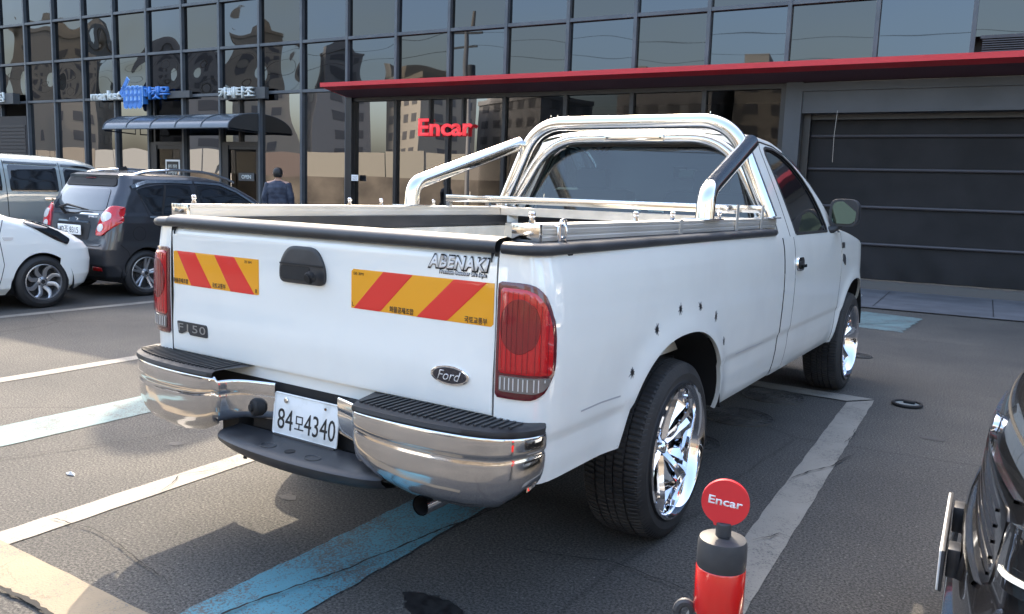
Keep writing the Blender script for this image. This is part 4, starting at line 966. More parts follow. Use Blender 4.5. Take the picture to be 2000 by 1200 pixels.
mb = MB(); mb.tube([(-.33, .0, .44), (-.33, -.02, .40), (-.33, -.03, .375)], .008, 6); mb.build('wire_stub', W['black_m'], trk)
# ------------------------------------------------------------------ parked cars
class Car:
    """body from horizontal slices: (z, y_rear, y_front, half width, rear corner, front corner, rear bulge, front bulge)"""
    def __init__(s, lv): s.a = np.array(lv, float)
    def L(s, z): return [float(np.interp(z, s.a[:, 0], s.a[:, k])) for k in range(1, 8)]
    def hw(s, y, z):
        yr, yf, w_, rr, rf, br, bf = s.L(z); x = w_
        if y < yr+rr: t = max(0., min(1, (yr+rr-y)/rr)); x = w_-rr*.55*(1-math.sqrt(max(0, 1-t*t)))
        if y > yf-rf: t = max(0., min(1, (y-yf+rf)/rf)); x = w_-rf*.55*(1-math.sqrt(max(0, 1-t*t)))
        return x
    def side(s, y, z, sg=1): return (sg*s.hw(y, z), y, z)
    def rear(s, x, z):
        yr, yf, w_, rr, rf, br, bf = s.L(z); we = w_-rr*.55; X = abs(x); y = yr+br*(x/w_)**2
        if X > we: t = min(1, (X-we)/(w_-we)); y = yr+br*(we/w_)**2+rr*(1-math.sqrt(max(0, 1-t*t)))
        return (x, y, z)
    def front(s, x, z):
        yr, yf, w_, rr, rf, br, bf = s.L(z); we = w_-rf*.55; X = abs(x); y = yf-bf*(x/w_)**2
        if X > we: t = min(1, (X-we)/(w_-we)); y = yf-bf*(we/w_)**2-rf*(1-math.sqrt(max(0, 1-t*t)))
        return (x, y, z)
    def outline(s, z):
        yr, yf, w_, rr, rf, br, bf = s.L(z); o = []
        we = w_-rf*.55; wr = w_-rr*.55
        for x in np.linspace(-wr, wr, 15): o.append(s.rear(float(x), z))
        for k in range(1, 9): t = math.sin(PI/2*k/9); o.append(s.rear(wr+(w_-wr)*t, z))
        for v in s.VS: o.append(s.sidept(v, z, 1))
        for k in range(8, 0, -1): t = math.sin(PI/2*k/9); o.append(s.front(we+(w_-we)*t, z))
        for x in np.linspace(we, -we, 15): o.append(s.front(float(x), z))
        for k in range(1, 9): t = math.sin(PI/2*k/9); o.append(s.front(-we-(w_-we)*t, z))
        for v in s.VS[::-1]: o.append(s.sidept(v, z, -1))
        for k in range(8, 0, -1): t = math.sin(PI/2*k/9); o.append(s.rear(-wr-(w_-wr)*t, z))
        return o
    def span(s, z):
        yr, yf, w_, rr, rf, br, bf = s.L(z); we = w_-rf*.55; wr = w_-rr*.55
        return yr+br*(wr/w_)**2+rr, yf-bf*(we/w_)**2-rf, w_
    def sidept(s, v, z, sg):
        a0, b0, _ = s.span(.45); yref = a0+(b0-a0)*v; z0 = s.a[0, 0]
        for wy, wz in s.wh:
            d = abs(yref-wy)
            if d < s.ra:
                za = wz-.03+math.sqrt(s.ra**2-d*d)*(s.ra+.03)/s.ra; T = wz+s.ra+.12
                if z < T: z = za+(z-z0)*(T-za)/(T-z0)
        a, b, w_ = s.span(z); return (sg*w_, a+(b-a)*v, z)
    def body(s, m, parent, wheels, ra, crown=.03):
        s.wh = wheels; s.ra = ra; a0, b0, _ = s.span(.45)
        ys = [y for y in np.linspace(a0, b0, 46) if all(abs(y-wy) > ra+.01 for wy, _ in wheels)]
        for wy, _ in wheels: ys += [wy+ra*math.sin(t) for t in np.linspace(-PI/2, PI/2, 31)[1:-1]]+[wy-ra*1.0005, wy+ra*1.0005]
        s.VS = sorted((float(y)-a0)/(b0-a0) for y in ys if a0 <= y <= b0)
        zs = sorted(set([round(float(z), 4) for z in list(np.linspace(s.a[0, 0], s.a[-1, 0], 60))+list(s.a[:, 0])]))
        mb = MB(); P = [s.outline(z) for z in zs]
        top = P[-1]; cx = sum(p[0] for p in top)/len(top); cyy = sum(p[1] for p in top)/len(top)
        for k in range(1, 5): r = 1-k/5; P.append([(cx+(p[0]-cx)*r, cyy+(p[1]-cyy)*r, top[0][2]+crown*(1-r*r)) for p in top])
        mb.grid(P, cv=True); n = len(top); m_ = len(mb.v); mb.f.append(tuple(range(m_-n, m_)))
        o = mb.build('body', m, parent, True, 40)
        li = MB()
        for y, z in wheels:
            for sg in (1, -1):
                P = [[(sg*x, y-(ra+.004)*math.cos(t), z+(ra+.004)*math.sin(t)) for x in (.35, s.hw(y, z+ra*.8)-.012)] for t in np.linspace(-.3, PI+.3, 25)]; li.grid(P)
        li.box(-.6, .6, s.a[0, 1]+.2, s.a[0, 2]-.2, s.a[0, 0]-.02, s.a[0, 0]+.1)
        li.build('wheel_arch_liner', W['black_m'], parent)
        return o
def merged(name, builder, m, parent): pass

# dark hatchback
spk = empty('hatchback_car', (-8.02, 3.50, 0), 0, label='dark grey small hatchback with red tail lamps parked left of the white pickup', cat='car')
SP_ = Car([(.19, .16, 3.42, .70, .25, .3, .03, .1), (.26, .05, 3.5, .765, .22, .3, .03, .12), (.40, .0, 3.56, .795, .20, .35, .03, .14), (.60, .0, 3.56, .80, .20, .35, .03, .14), (.70, .03, 3.52, .80, .18, .35, .03, .14),
           (.82, .055, 3.42, .795, .18, .4, .03, .15), (.92, .08, 3.2, .785, .18, .5, .03, .18), (1.0, .10, 2.88, .77, .17, .5, .03, .15), (1.04, .12, 2.72, .755, .17, .3, .03, .12), (1.12, .16, 2.60, .735, .16, .2, .03, .1),
           (1.25, .23, 2.42, .70, .15, .2, .03, .1), (1.38, .31, 2.16, .655, .14, .2, .03, .1), (1.46, .34, 1.94, .62, .14, .2, .03, .1), (1.50, .33, 1.75, .59, .14, .25, .03, .1), (1.53, .40, 1.45, .53, .14, .3, .03, .1), (1.545, .55, 1.2, .44, .14, .3, .03, .1)])
SP_.body(W['dark'], spk, [(.56, .285), (2.935, .285)], .335)
for sg in (1, -1):
    for y in (.56, 2.935): wheel(spk, (sg*.70, y, .290), .292, .165, .205, 'double', flip=sg < 0)
rr_ = SP_.rear
patch('rear_window', rpoly([(-.60, 1.06), (.60, 1.06), (.50, 1.335), (-.50, 1.335)], [.06, .06, .06, .06]), rr_, W['tint'], spk, off=.006, th=.003)
patch('rear_spoiler', rpoly([(-.56, 1.36), (.56, 1.36), (.52, 1.47), (-.52, 1.47)], .03), rr_, W['black_m'], spk, off=.012, th=.01)
patch('high_brake_lamp', rpoly([(-.11, 1.455), (.11, 1.455), (.10, 1.475), (-.10, 1.475)], .006), rr_, W['darkred'], spk, off=.024, th=.01)
for sg in (1, -1):
    q = [(sg*.52, .76), (sg*.66, .76), (sg*.765, .86), (sg*.795, .98), (sg*.765, 1.10), (sg*.69, 1.13), (sg*.61, 1.08), (sg*.56, .95)]
    q = rpoly(q, .05, 4); q = q if sg > 0 else q[::-1]
    rp = lambda x, z: SP_.rear(max(-SP_.L(z)[2]*.999, min(SP_.L(z)[2]*.999, x)), z)
    tl = patch('tail_light', q, rp, W['red'], spk, off=.02, th=.03, rings=8, dome=.012)
    for cx, cz, r in ((.66, .985, .058), (.62, .855, .048)): patch('lamp_lens', [(sg*cx+r*1.15*math.cos(a)*(1 if sg > 0 else -1), cz+r*math.sin(a)) for a in np.linspace(0, 2*PI, 24, endpoint=False)], rp, W['clear'], tl, off=.032, th=.004, dome=.005)
    patch('bumper_reflector', [(sg*.48, .335), (sg*.66, .335), (sg*.66, .375), (sg*.50, .385)][::sg], rp, W['red'], spk, off=.008, th=.01)
text('rear_badge', 'SPARK LT', frame((.40, SP_.rear(.40, .985)[1]-.004, .985), (1, .02, 0), (0, .1, 1)), .19, .022, W['chrome'], spk, ex=.002, bold=.02)
patch('emblem', [(-.09, .955), (-.03, .955), (-.03, .968), (.05, .968), (.05, .955), (.10, .955), (.085, .925), (.03, .925), (.03, .912), (-.045, .912), (-.045, .925), (-.10, .925)], rr_, W['chrome'], spk, off=.01, th=.01, n=60)
strip('chrome_strip', [(-.50, 1.015), (.50, 1.015)], rr_, .016, W['chrome'], spk, off=.008, th=.01)
strip('chrome_strip', [(-.34, .915), (.34, .915)], rr_, .022, W['chrome'], spk, off=.010, th=.01)
pk_ = patch('plate_recess', rpoly([(-.38, .70), (.38, .70), (.38, .90), (-.38, .90)], .04), rr_, W['black_m'], spk, off=.003, th=.01)
hp_ = MB(); hp_.box(-.26, .26, .015, .022, .755, .875, .003); hp = hp_.build('licence_plate', W['plate'], spk)
text('plate_text', '42조 8315', frame((0, .014, .815), (1, 0, 0), (0, 0, 1)), .42, .078, W['ink'], hp, ex=.001)
mb = MB(); mb.tube([(-.22, .10, 1.01), (-.18, .02, 1.09), (-.06, .04, 1.12), (.30, .10, 1.065)], [.022, .022, .016, .007], 8); mb.build('rear_wiper', W['black_m'], spk)
strip('panel_seam', [(-.60, .63), (.60, .63), (.66, .66)], rr_, .008, W['gap'], spk, off=.002, th=.004)
ssd = lambda y, z: SP_.side(y, z, 1)
qw = [(.60, 1.02), (1.0, .985), (1.0, 1.36), (.70, 1.38), (.48, 1.20)]
for sg in (1, -1):
    sf = lambda y, z, sg=sg: SP_.side(y, z, sg)
    wgl = patch('rear_side_window', rpoly([(.66, 1.02), (1.34, .985), (1.28, 1.395), (.80, 1.40), (.50, 1.335)], [.03, .02, .02, .08, .03]), sf, W['tint'], spk, off=.004*sg, th=.006*sg, rings=8)
    strip('window_divider', [(.80, 1.02), (.92, 1.39)], sf, .03, W['black_m'], wgl, off=.008*sg, th=.006*sg)
    patch('front_side_window', rpoly([(1.42, .98), (2.46, .985), (2.25, 1.16), (1.95, 1.33), (1.72, 1.395), (1.38, 1.40)], [.02, .04, .03, .08, .06, .02]), sf, W['tint'], spk, off=.004*sg, th=.006*sg, rings=8)
    strip('window_visor', [(.44, 1.355), (.66, 1.425), (1.0, 1.44), (1.33, 1.435)], sf, .045, W['steel'], spk, off=.016*sg, th=.010*sg)
    strip('window_visor', [(1.36, 1.435), (1.75, 1.42), (2.0, 1.33), (2.30, 1.155), (2.48, 1.0)], sf, .030, W['steel'], spk, off=.016*sg, th=.010*sg)
    strip('chrome_window_strip', [(.62, .995), (1.0, .975)], sf, .014, W['chrome'], spk, off=.006*sg, th=.006*sg)
    strip('panel_seam', [(.50, 1.34), (.62, 1.0), (.80, .80), (.92, .62)], sf, .008, W['gap'], spk, off=.0015*sg, th=.003*sg)
    strip('panel_seam', [(.20, .66), (.30, .58), (.33, .50)], sf, .007, W['gap'], spk, off=.0015*sg, th=.003*sg)
    strip('panel_seam', [(1.37, 1.42), (1.40, .98), (1.44, .40)], sf, .008, W['gap'], spk, off=.0015*sg, th=.003*sg)
    fc = [(.46+.085*math.cos(a), .79+.085*math.sin(a)) for a in np.linspace(0, 2*PI, 33)]
    if sg > 0: strip('fuel_flap_seam', fc, sf, .006, W['gap'], spk, off=.0015, th=.003)
    # roof rail
    ry = [(.52, 1.50), (.70, 1.555), (1.1, 1.595), (1.6, 1.58), (1.95, 1.50), (2.06, 1.455)]
    mb = MB(); mb.tube(rounded([(sg*(.56+.0*y), y, z) for y, z in ry], .12, 5), .018, 8)
    mb.build('roof_rail', W['steel'], spk)
mb = MB(); mb.add([(-.008, .70, 1.545), (.008, .70, 1.545), (0, .86, 1.55), (0, .80, 1.625), (0, .70, 1.60)], [(0, 1, 4), (0, 4, 3, 2), (1, 2, 3, 4), (0, 2, 1)]); mb.build('shark_antenna', W['black_m'], spk, False)

# white compact (nose to the pickup's left)
wc = empty('compact_car', (-7.86, -.06, 0), 0, label='white compact car at the far left edge, only its front wheel and nose in view', cat='car')
WCL = [(.17, .10, 3.30, .70, .2, .35, .03, .12), (.24, .0, 3.40, .77, .2, .38, .03, .15), (.36, .0, 3.46, .80, .2, .42, .03, .17), (.52, .0, 3.48, .81, .2, .44, .03, .18), (.64, .02, 3.46, .81, .2, .44, .03, .18), (.72, .04, 3.40, .808, .2, .44, .03, .18),
       (.80, .06, 3.28, .80, .2, .42, .03, .18), (.88, .08, 3.10, .79, .2, .40, .03, .18), (.95, .10, 2.86, .775, .2, .4, .03, .18), (1.01, .12, 2.58, .76, .2, .3, .03, .15), (1.07, .14, 2.38, .745, .2, .2, .03, .12), (1.2, .2, 2.15, .71, .15, .2, .03, .1), (1.38, .3, 1.85, .655, .15, .2, .03, .1), (1.46, .38, 1.6, .60, .15, .2, .03, .1), (1.49, .5, 1.3, .5, .15, .2, .03, .1)]
WC = Car(WCL); WC.body(W['white2'], wc, [(.36, .285), (2.75, .285)], .335)
for sg in (1, -1):
    for y in (.36, 2.75): wheel(wc, (sg*.722, y, .293), .295, .165, .198, 'eight', flip=sg < 0)
    sf = lambda y, z, sg=sg: WC.side(y, z, sg)
    patch('headlight', rpoly([(2.56, .955), (2.74, .94), (2.94, .85), (3.06, .76), (3.02, .70), (2.88, .76)], .02), sf, W['tint'], wc, off=.006*sg, th=.010*sg, rings=8)
    strip('headlight_edge', [(2.54, .975), (2.76, .95), (2.98, .86)], sf, .012, W['steel'], wc, off=.008*sg, th=.008*sg)
    patch('side_repeater', rpoly([(2.33, .80), (2.45, .795), (2.43, .765), (2.35, .765)], .012), sf, W['clear'], wc, off=.006*sg, th=.006*sg)
    strip('panel_seam', [(2.36, .98), (2.30, .80), (2.34, .5), (2.28, .24)], sf, .007, W['gap'], wc, off=.0015*sg, th=.003*sg)
    strip('panel_seam', [(2.40, 1.03), (2.65, .965), (2.86, .90)], sf, .007, W['gap'], wc, off=.0015*sg, th=.003*sg)
    patch('side_window', rpoly([(.6, 1.03), (2.32, 1.045), (2.12, 1.18), (1.85, 1.34), (1.6, 1.38), (.7, 1.38)], .04), sf, W['tint'], wc, off=.005*sg, th=.006*sg, rings=8)

# silver-green van
vn = empty('minivan', (-10.62, .55, 0), 0, label='silver green minivan with black windows parked behind the white compact car', cat='car')
VN = Car([(.22, .1, 4.7, .82, .2, .2, .05, .04), (.35, .02, 4.80, .90, .2, .2, .05, .05), (.6, .0, 4.82, .925, .2, .18, .05, .05), (.9, .02, 4.80, .925, .2, .18, .05, .05), (1.1, .1, 4.76, .915, .2, .18, .05, .05), (1.22, .5, 4.72, .90, .2, .18, .05, .05), (1.40, .9, 4.64, .865, .2, .2, .05, .05), (1.55, 1.25, 4.54, .825, .2, .22, .05, .05), (1.64, 1.5, 4.44, .79, .2, .26, .05, .06), (1.70, 1.7, 4.28, .74, .2, .3, .05, .06), (1.735, 2.0, 4.0, .65, .2, .3, .05, .06)])
VN.body(W['silver'], vn, [(.85, .32), (3.9, .32)], .36)
for sg in (1, -1):
    for y in (.85, 3.9): wheel(vn, (sg*.80, y, .315), .32, .20, .20, 'double', flip=sg < 0)
    sf = lambda y, z, sg=sg: VN.side(y, z, sg)
    patch('side_window', rpoly([(1.35, 1.24), (3.02, 1.24), (3.02, 1.60), (1.75, 1.61), (1.5, 1.5)], .03), sf, W['tint'], vn, off=.004*sg, th=.006*sg, rings=8)
    patch('sliding_window', rpoly([(3.12, 1.24), (3.78, 1.24), (3.78, 1.59), (3.12, 1.60)], .03), sf, W['tint'], vn, off=.004*sg, th=.006*sg, rings=8)
    patch('rear_quarter_window', rpoly([(3.88, 1.24), (4.48, 1.25), (4.38, 1.53), (3.88, 1.585)], .03), sf, W['tint'], vn, off=.004*sg, th=.006*sg, rings=8)
    strip('window_visor', [(3.08, 1.628), (3.80, 1.618)], sf, .03, W['tint'], vn, off=.014*sg, th=.008*sg); strip('window_visor', [(3.86, 1.615), (4.2, 1.60), (4.45, 1.54)], sf, .03, W['tint'], vn, off=.014*sg, th=.008*sg)
    for y in (3.07, 3.83): strip('panel_seam', [(y, 1.66), (y, .35)], sf, .009, W['gap'], vn, off=.0015*sg, th=.003*sg)
    patch('door_handle', rpoly([(3.56, 1.125), (3.76, 1.125), (3.76, 1.155), (3.56, 1.155)], .012), sf, W['chrome'], vn, off=.02*sg, th=.015*sg)
for sg in (1, -1): patch('tail_light', rpoly([(sg*.72, .95), (sg*.90, .95), (sg*.88, 1.25), (sg*.74, 1.22)][::sg], .02), VN.front, W['red'], vn, off=-.01, th=-.012)

# black SUV, nose towards the pickup
suv = empty('suv', (2.15, .52, 0), PI/2+.05, label='black sport utility car at the right edge, only its nose and plate holder showing', cat='car')
SV = Car([(.20, -4.3, -.10, .80, .2, .35, .04, .05), (.30, -4.4, .02, .90, .2, .40, .04, .06), (.45, -4.4, .045, .925, .2, .44, .04, .07), (.56, -4.4, .03, .93, .2, .46, .04, .08), (.62, -4.4, .0, .93, .2, .46, .04, .09), (.80, -4.4, -.012, .93, .2, .46, .04, .10), (.88, -4.38, -.03, .925, .2, .44, .04, .10), (.94, -4.36, -.065, .915, .2, .40, .04, .10), (.98, -4.34, -.14, .90, .2, .34, .04, .10),
          (1.02, -4.3, -.36, .88, .2, .3, .04, .1), (1.06, -4.28, -.75, .86, .2, .3, .04, .1), (1.10, -4.26, -1.15, .85, .2, .25, .04, .1), (1.3, -4.2, -1.55, .80, .2, .2, .04, .1), (1.5, -4.1, -2.0, .73, .2, .2, .04, .1), (1.60, -4.0, -2.3, .66, .2, .2, .04, .1), (1.63, -3.9, -2.6, .58, .2, .2, .04, .1)])
SV.body(W['black'], suv, [(-3.55, .34), (-.85, .34)], .40)
for sg in (1, -1):
    for y in (-3.55, -.85): wheel(suv, (sg*.81, y, .335), .34, .22, .225, 'double', flip=sg < 0)
ff = SV.front
gr = patch('grille', rpoly([(-.56, .60), (.56, .60), (.60, .80), (-.60, .80)], .05), ff, W['black'], suv, off=-.004, th=-.006, n=80)
for k in range(5): strip('grille_bar', [(-.53+.012*k, .630+k*.034), (-.3, .634+k*.034), (0, .636+k*.034), (.3, .634+k*.034), (.53-.012*k, .630+k*.034)], ff, .008, W['black'], gr, off=-.009, th=-.006)
strip('chrome_trim', [(-.62, .835), (-.3, .825), (0, .820), (.3, .825), (.62, .835)], ff, .008, W['steel'], suv, off=-.010, th=-.010)
strip('chrome_trim', [(-.50, .585), (-.3, .578), (0, .575), (.3, .578), (.50, .585)], ff, .012, W['steel'], suv, off=-.010, th=-.010)
em = patch('emblem', [(.055*math.cos(a), .86+.026*math.sin(a)) for a in np.linspace(0, 2*PI, 24, endpoint=False)], ff, W['chrome'], suv, off=-.016, th=-.014)
for sg in (1, -1):
    hl = patch('headlight', rpoly([(sg*.60, .66), (sg*.86, .70), (sg*.90, .84), (sg*.64, .80)][::sg], .03), ff, W['tint'], suv, off=-.010, th=-.012)
    strip('running_lamp', [(sg*.66, .70), (sg*.84, .73)], ff, .012, W['letter'], hl, off=-.014, th=-.003)
    patch('fog_lamp_recess', rpoly([(sg*.60, .36), (sg*.80, .36), (sg*.80, .46), (sg*.62, .46)][::sg], .03), ff, W['black_m'], suv, off=-.003, th=-.006)
strip('bonnet_seam', [(-.84, .925), (-.5, .915), (0, .91), (.5, .915), (.84, .925)], ff, .008, W['gap'], suv, off=-.0015, th=-.003)
mb = MB(); mb.box(-.26, .26, .074, .080, .447, .557, .002); plh = mb.build('licence_plate', W['plate'], suv)
mb = MB(); mb.box(-.262, .262, .066, .074, .445, .559, .002); mb.build('plate_holder', W['plastic'], plh)
for x in (-.18, .18):
    mb = MB(); mb.box(x-.035, x+.035, .030, .062, .47, .55, .004); mb.build('holder_bracket', W['plastic'], plh)
mb = MB(); mb.box(-.80, .80, -.02, .065, .235, .262, .01); mb.build('bumper_lip', W['steel'], suv)
patch('windscreen', rpoly([(-.70, 1.15), (.70, 1.15), (.60, 1.48), (-.60, 1.48)], .05), ff, W['tint'], suv, off=-.006, th=-.006)
for sg in (1, -1): patch('side_window', rpoly([(-3.8, 1.12), (-1.5, 1.10), (-2.1, 1.46), (-3.7, 1.46)], .05), lambda y, z, sg=sg: SV.side(y, z, sg), W['tint'], suv, off=.006*sg, th=.006*sg)

# cars behind the photographer, seen only as reflections
for src, loc, rz, lab in ((spk, (-9.5, -9.5, 0), .1, 'dark hatchback across the lot, seen only mirrored in the shopfront glass'), (wc, (-3.2, -10.2, 0), .05, 'white compact across the lot, mirrored in the glass and truck paint'), (vn, (-15.5, -9.8, 0), .0, 'silver green minivan across the lot, mirrored in the left shop glass'),
                          (wc, (7.4, 3.4, 0), .06, 'white compact parked beyond the black sport utility car, out of the frame')):
    c = copy_tree(src); c.location = loc; c.rotation_euler = (0, 0, rz); c['label'] = lab

# ------------------------------------------------------------------ person by the shopfront
def loft(name, secs, m, parent, n=20, sm_=True):     # secs: (center, rx, ry)
    P = [[(c[0]+rx*math.cos(a), c[1]+ry*math.sin(a), c[2]) for a in np.linspace(0, 2*PI, n, endpoint=False)] for c, rx, ry in secs]
    mb = MB(); mb.grid(P, cv=True); m_ = len(mb.v); mb.f.append(tuple(range(n))[::-1]); mb.f.append(tuple(range(m_-n, m_)))
    return mb.build(name, m, parent, sm_, 60)
pe = empty('person', (-11.0, 9.45, 0), .62, label='person with short black hair and face mask in a dark quilted jacket', cat='person')
V_, E_, Rr = [], [], []
def jt(p, r, par=None):
    V_.append(p); Rr.append(r)
    if par is not None: E_.append((par, len(V_)-1))
    return len(V_)-1
pel = jt((0, 0, .98), .14); wa = jt((0, 0, 1.15), .13, pel); ch = jt((0, .01, 1.38), .15, wa); nk = jt((0, .01, 1.54), .055, ch); hd0 = jt((0, .015, 1.60), .062, nk); hd1 = jt((0, .03, 1.68), .085, hd0); hd2 = jt((0, .02, 1.755), .075, hd1)
for sg in (1, -1):
    hpj = jt((sg*.10, 0, .92), .095, pel); kn = jt((sg*.11, .04*sg, .50), .062, hpj); an = jt((sg*.11, -.03+.08*sg, .09), .042, kn); jt((sg*.12, .12+.08*sg, .04), .036, an)
    shj = jt((sg*.19, 0, 1.46), .068, ch); el = jt((sg*.25, -.03, 1.18), .048, shj); wr_ = jt((sg*.25, .08, .95), .032, el); pm = jt((sg*.245, .11, .89), .030, wr_)
    for k in range(4): a = jt((sg*(.262-.012*k), .125+.004*k, .835), .0095, pm); jt((sg*(.255-.012*k), .14, .795+.004*k), .008, a)
    a = jt((sg*.215, .13, .86), .010, pm); jt((sg*.212, .14, .83), .009, a)
me = bpy.data.meshes.new('body'); me.from_pydata(V_, E_, []); bo = bpy.data.objects.new('body', me); col.objects.link(bo)
sk = bo.modifiers.new('s', 'SKIN'); sk.use_smooth_shade = True
for i, r in enumerate(Rr): me.skin_vertices[0].data[i].radius = (r, r)
me.skin_vertices[0].data[0].use_root = True
ss = bo.modifiers.new('u', 'SUBSURF'); ss.levels = ss.render_levels = 2
dg = bpy.context.evaluated_depsgraph_get(); me2 = bpy.data.meshes.new_from_object(bo.evaluated_get(dg)); bo.modifiers.clear(); bo.data = me2; bo.parent = pe
me2.materials.clear(); me2.materials.append(W['skin'])
secs = []
for k in range(25):
    t = k/24; z = .80+.73*t; puff = .010*abs(math.sin(t*PI*8)); base = float(np.interp(z, [.80, .95, 1.15, 1.38, 1.46, 1.50, 1.53], [.20, .205, .20, .235, .215, .14, .09]))
    secs.append(((0, .005, z), base+puff, base*.72+puff))
loft('quilted_jacket', secs, W['jacket'], pe, 28)
mb = MB()
for sg in (1, -1):
    pts = [Vector((sg*.17, 0, 1.47)), Vector((sg*.255, -.02, 1.20)), Vector((sg*.255, .06, .97))]; q = resample([tuple(p) for p in pts], 22, closed=False)
    mb.tube(q, [.088-.028*k/21+.007*abs(math.sin(k*.9)) for k in range(22)], 14)
mb.build('jacket_sleeve', W['jacket'], pe)
mb = MB()
for sg in (1, -1): mb.tube([(sg*.10, 0, .92), (sg*.11, .04*sg, .50), (sg*.11, -.03+.08*sg, .10)], [.115, .085, .065], 14)
mb.build('trousers', W['cloth'], pe)
mb = MB()
for sg in (1, -1): mb.box(sg*.12-.05, sg*.12+.05, -.10+.08*sg, .17+.08*sg, .0, .09, .03)
mb.build('shoes', W['black_m'], pe)
secs = [((0, .005+.0, 1.665+.125*k/7), .098*math.sqrt(max(.05, 1-(k/7.4)**2.6)), .105*math.sqrt(max(.05, 1-(k/7.4)**2.6))) for k in range(8)]
loft('hair', [((0, -.035, 1.60), .07, .055)]+[((0, -.022, 1.635), .088, .078)]+[((c[0], -.004, c[2]+.005), a, b) for c, a, b in secs], W['hair'], pe, 24)
mb = MB(); P = [[(.078*math.sin(a), .03+.088*math.cos(a), z) for a in np.linspace(-1.3, 1.3, 12)] for z in (1.60, 1.64, 1.675)]; mb.grid(P); mb.build('face_mask', W['whitevinyl'], pe)
mb = MB()
for sg in (1, -1): mb.tube([(sg*.088, .0, 1.655), (sg*.096, -.005, 1.675), (sg*.094, -.0, 1.695)], [.008, .013, .009], 8)
mb.build('ear', W['skin'], pe)

# ------------------------------------------------------------------ bollard with disc sign
bx, by = 1.775, -.60
bo_ = empty('bollard', (bx, by, 0), .0, label='black rubber bollard with red reflective band and a round red Encar disc on top', cat='bollard')
W['rubber'] = noisy(mat('bollard_rubber', (.035, .037, .042), .55), (.028, .030, .034), (.050, .052, .056), 14, 6)
W['band'] = mat('red_reflective_band', (.62, .010, .008), .25, coat=1)
mb = MB(); mb.revolve([(.10, 0), (.105, .012), (.09, .03), (.055, .045), (.0485, .08), (.0475, .64), (.047, .652), (.0462, .655), (.0462, .752), (.0472, .754), (.0470, .795), (.0440, .806), (.030, .811), (.001, .812)], 48, ax='z'); mb.build('post', W['rubber'], bo_, True, 50)
mb = MB(); mb.revolve([(.0464, .656), (.0476, .658), (.0476, .748), (.0464, .750)], 48, ax='z'); rbn = mb.build('reflective_band', W['band'], bo_)
mb = MB(); mb.revolve([(.0464, .40), (.0482, .402), (.0482, .52), (.0464, .522)], 48, ax='z'); mb.build('reflective_band', W['band'], bo_)
mb = MB(); mb.cyl((0, 0, .808), (0, 0, 1), .0150, .030, 20, b=.002); mb.build('neck', W['rubber'], bo_)
dirc = Vector((.42, -1.45, 0)).normalized(); xd = Vector((0, 0, 1)).cross(dirc)*-1; xd = Vector((-dirc.y, dirc.x, 0))
DM = frame((0, 0, .878), xd, (0, 0, 1)) @ Matrix.Rotation(-.10, 4, 'Z')
out = [(.045*math.cos(a), .045*math.sin(a)) for a in np.linspace(-PI/2+.38, 1.5*PI-.38, 60)]+[(-.014, -.048), (.014, -.048)]
mb = MB(); v = [DM @ Vector((x, y, z)) for z in (-.005, .005) for x, y in out]; n = len(out)
mb.add(v, [tuple(range(n))[::-1], tuple(range(n, 2*n))]+[(i, (i+1) % n, n+(i+1) % n, n+i) for i in range(n)])
dsc = mb.build('sign_disc', mat('disc_red', (.62, .022, .03), .4, coat=.4), bo_, True, 40)
text('disc_text', 'Encar', DM @ Matrix.Translation((0, .002, .005)), .064, .0165, W['whitevinyl'], dsc, ex=.0004, bold=.02)
mb = MB()
ang = Vector((-.94, -.34, 0)).normalized(); M = frame(ang*.062+Vector((0, 0, .645)), ang, (0, 0, 1))
mb.tube([M @ Vector((.016*math.cos(a), .020*math.sin(a), 0)) for a in np.linspace(0, 2*PI, 21)], .0085, 8, caps=False); mb.build('chain_ring', W['rubber'], bo_)
mb = MB(); mb.tube([(.018*math.cos(a)*.6+.005, -.012+.010*math.sin(a)*.6, .8125) for a in np.linspace(0, 2*PI, 17)], .0012, 5, caps=False); mb.build('cap_mark', W['black_m'], bo_)

# ------------------------------------------------------------------ covers, litter
W['iron'] = noisy(mat('cast_iron', (.07, .07, .07), .6, .2), (.05, .05, .05), (.10, .098, .093), 10, 6)
for k, (x, y, r, lb) in enumerate(((.62, 4.05, .22, 'round patterned drain cover, farthest of the three beside the truck'), (.60, 3.29, .23, 'round patterned drain cover, middle one of the three beside the truck'), (.52, 2.50, .22, 'round patterned drain cover, half hidden right behind the rear wheel'), (.80, 6.3, .13, 'small round drain cover near the front wheel of the truck'))):
    t = empty('drain_cover', (x, y, 0), 0, label=lb, cat='drain cover', group='drain covers along the right side of the truck')
    mb = MB(); mb.cyl((0, 0, 0), (0, 0, 1), r, .006, 40); mb.build('cover', W['iron'], t)
    mb = MB()
    for q in (1.0, .86, .70, .54, .38, .22): mb.tube([(r*q*math.cos(a), r*q*math.sin(a), .008) for a in np.linspace(0, 2*PI, 41)], .004, 4, caps=False)
    for q in range(20): a = 2*PI*q/20; mb.box(r*.22, r*.98, -.002, .002, .005, .010, M=Matrix.Rotation(a, 4, 'Z'))
    mb.build('raised_pattern', W['iron'], t)
t = empty('cap_disc', (1.485, 4.45, 0), 0, label='black rimmed round disc with a broken pale insert lying on the asphalt', cat='disc')
mb = MB(); mb.tube([(.095*math.cos(a), .095*math.sin(a), .014) for a in np.linspace(0, 2*PI, 41)], .012, 8, caps=False); mb.build('rim', W['black_m'], t)
mb = MB(); mb.cyl((0, 0, .004), (0, 0, 1), .09, .008, 32); mb.build('insert', mat('pale_insert', (.25, .28, .28), .3), t)
mb = MB(); mb.box(-.03, .05, .01, .06, .012, .035, .008); mb.build('clip', W['black_m'], t)
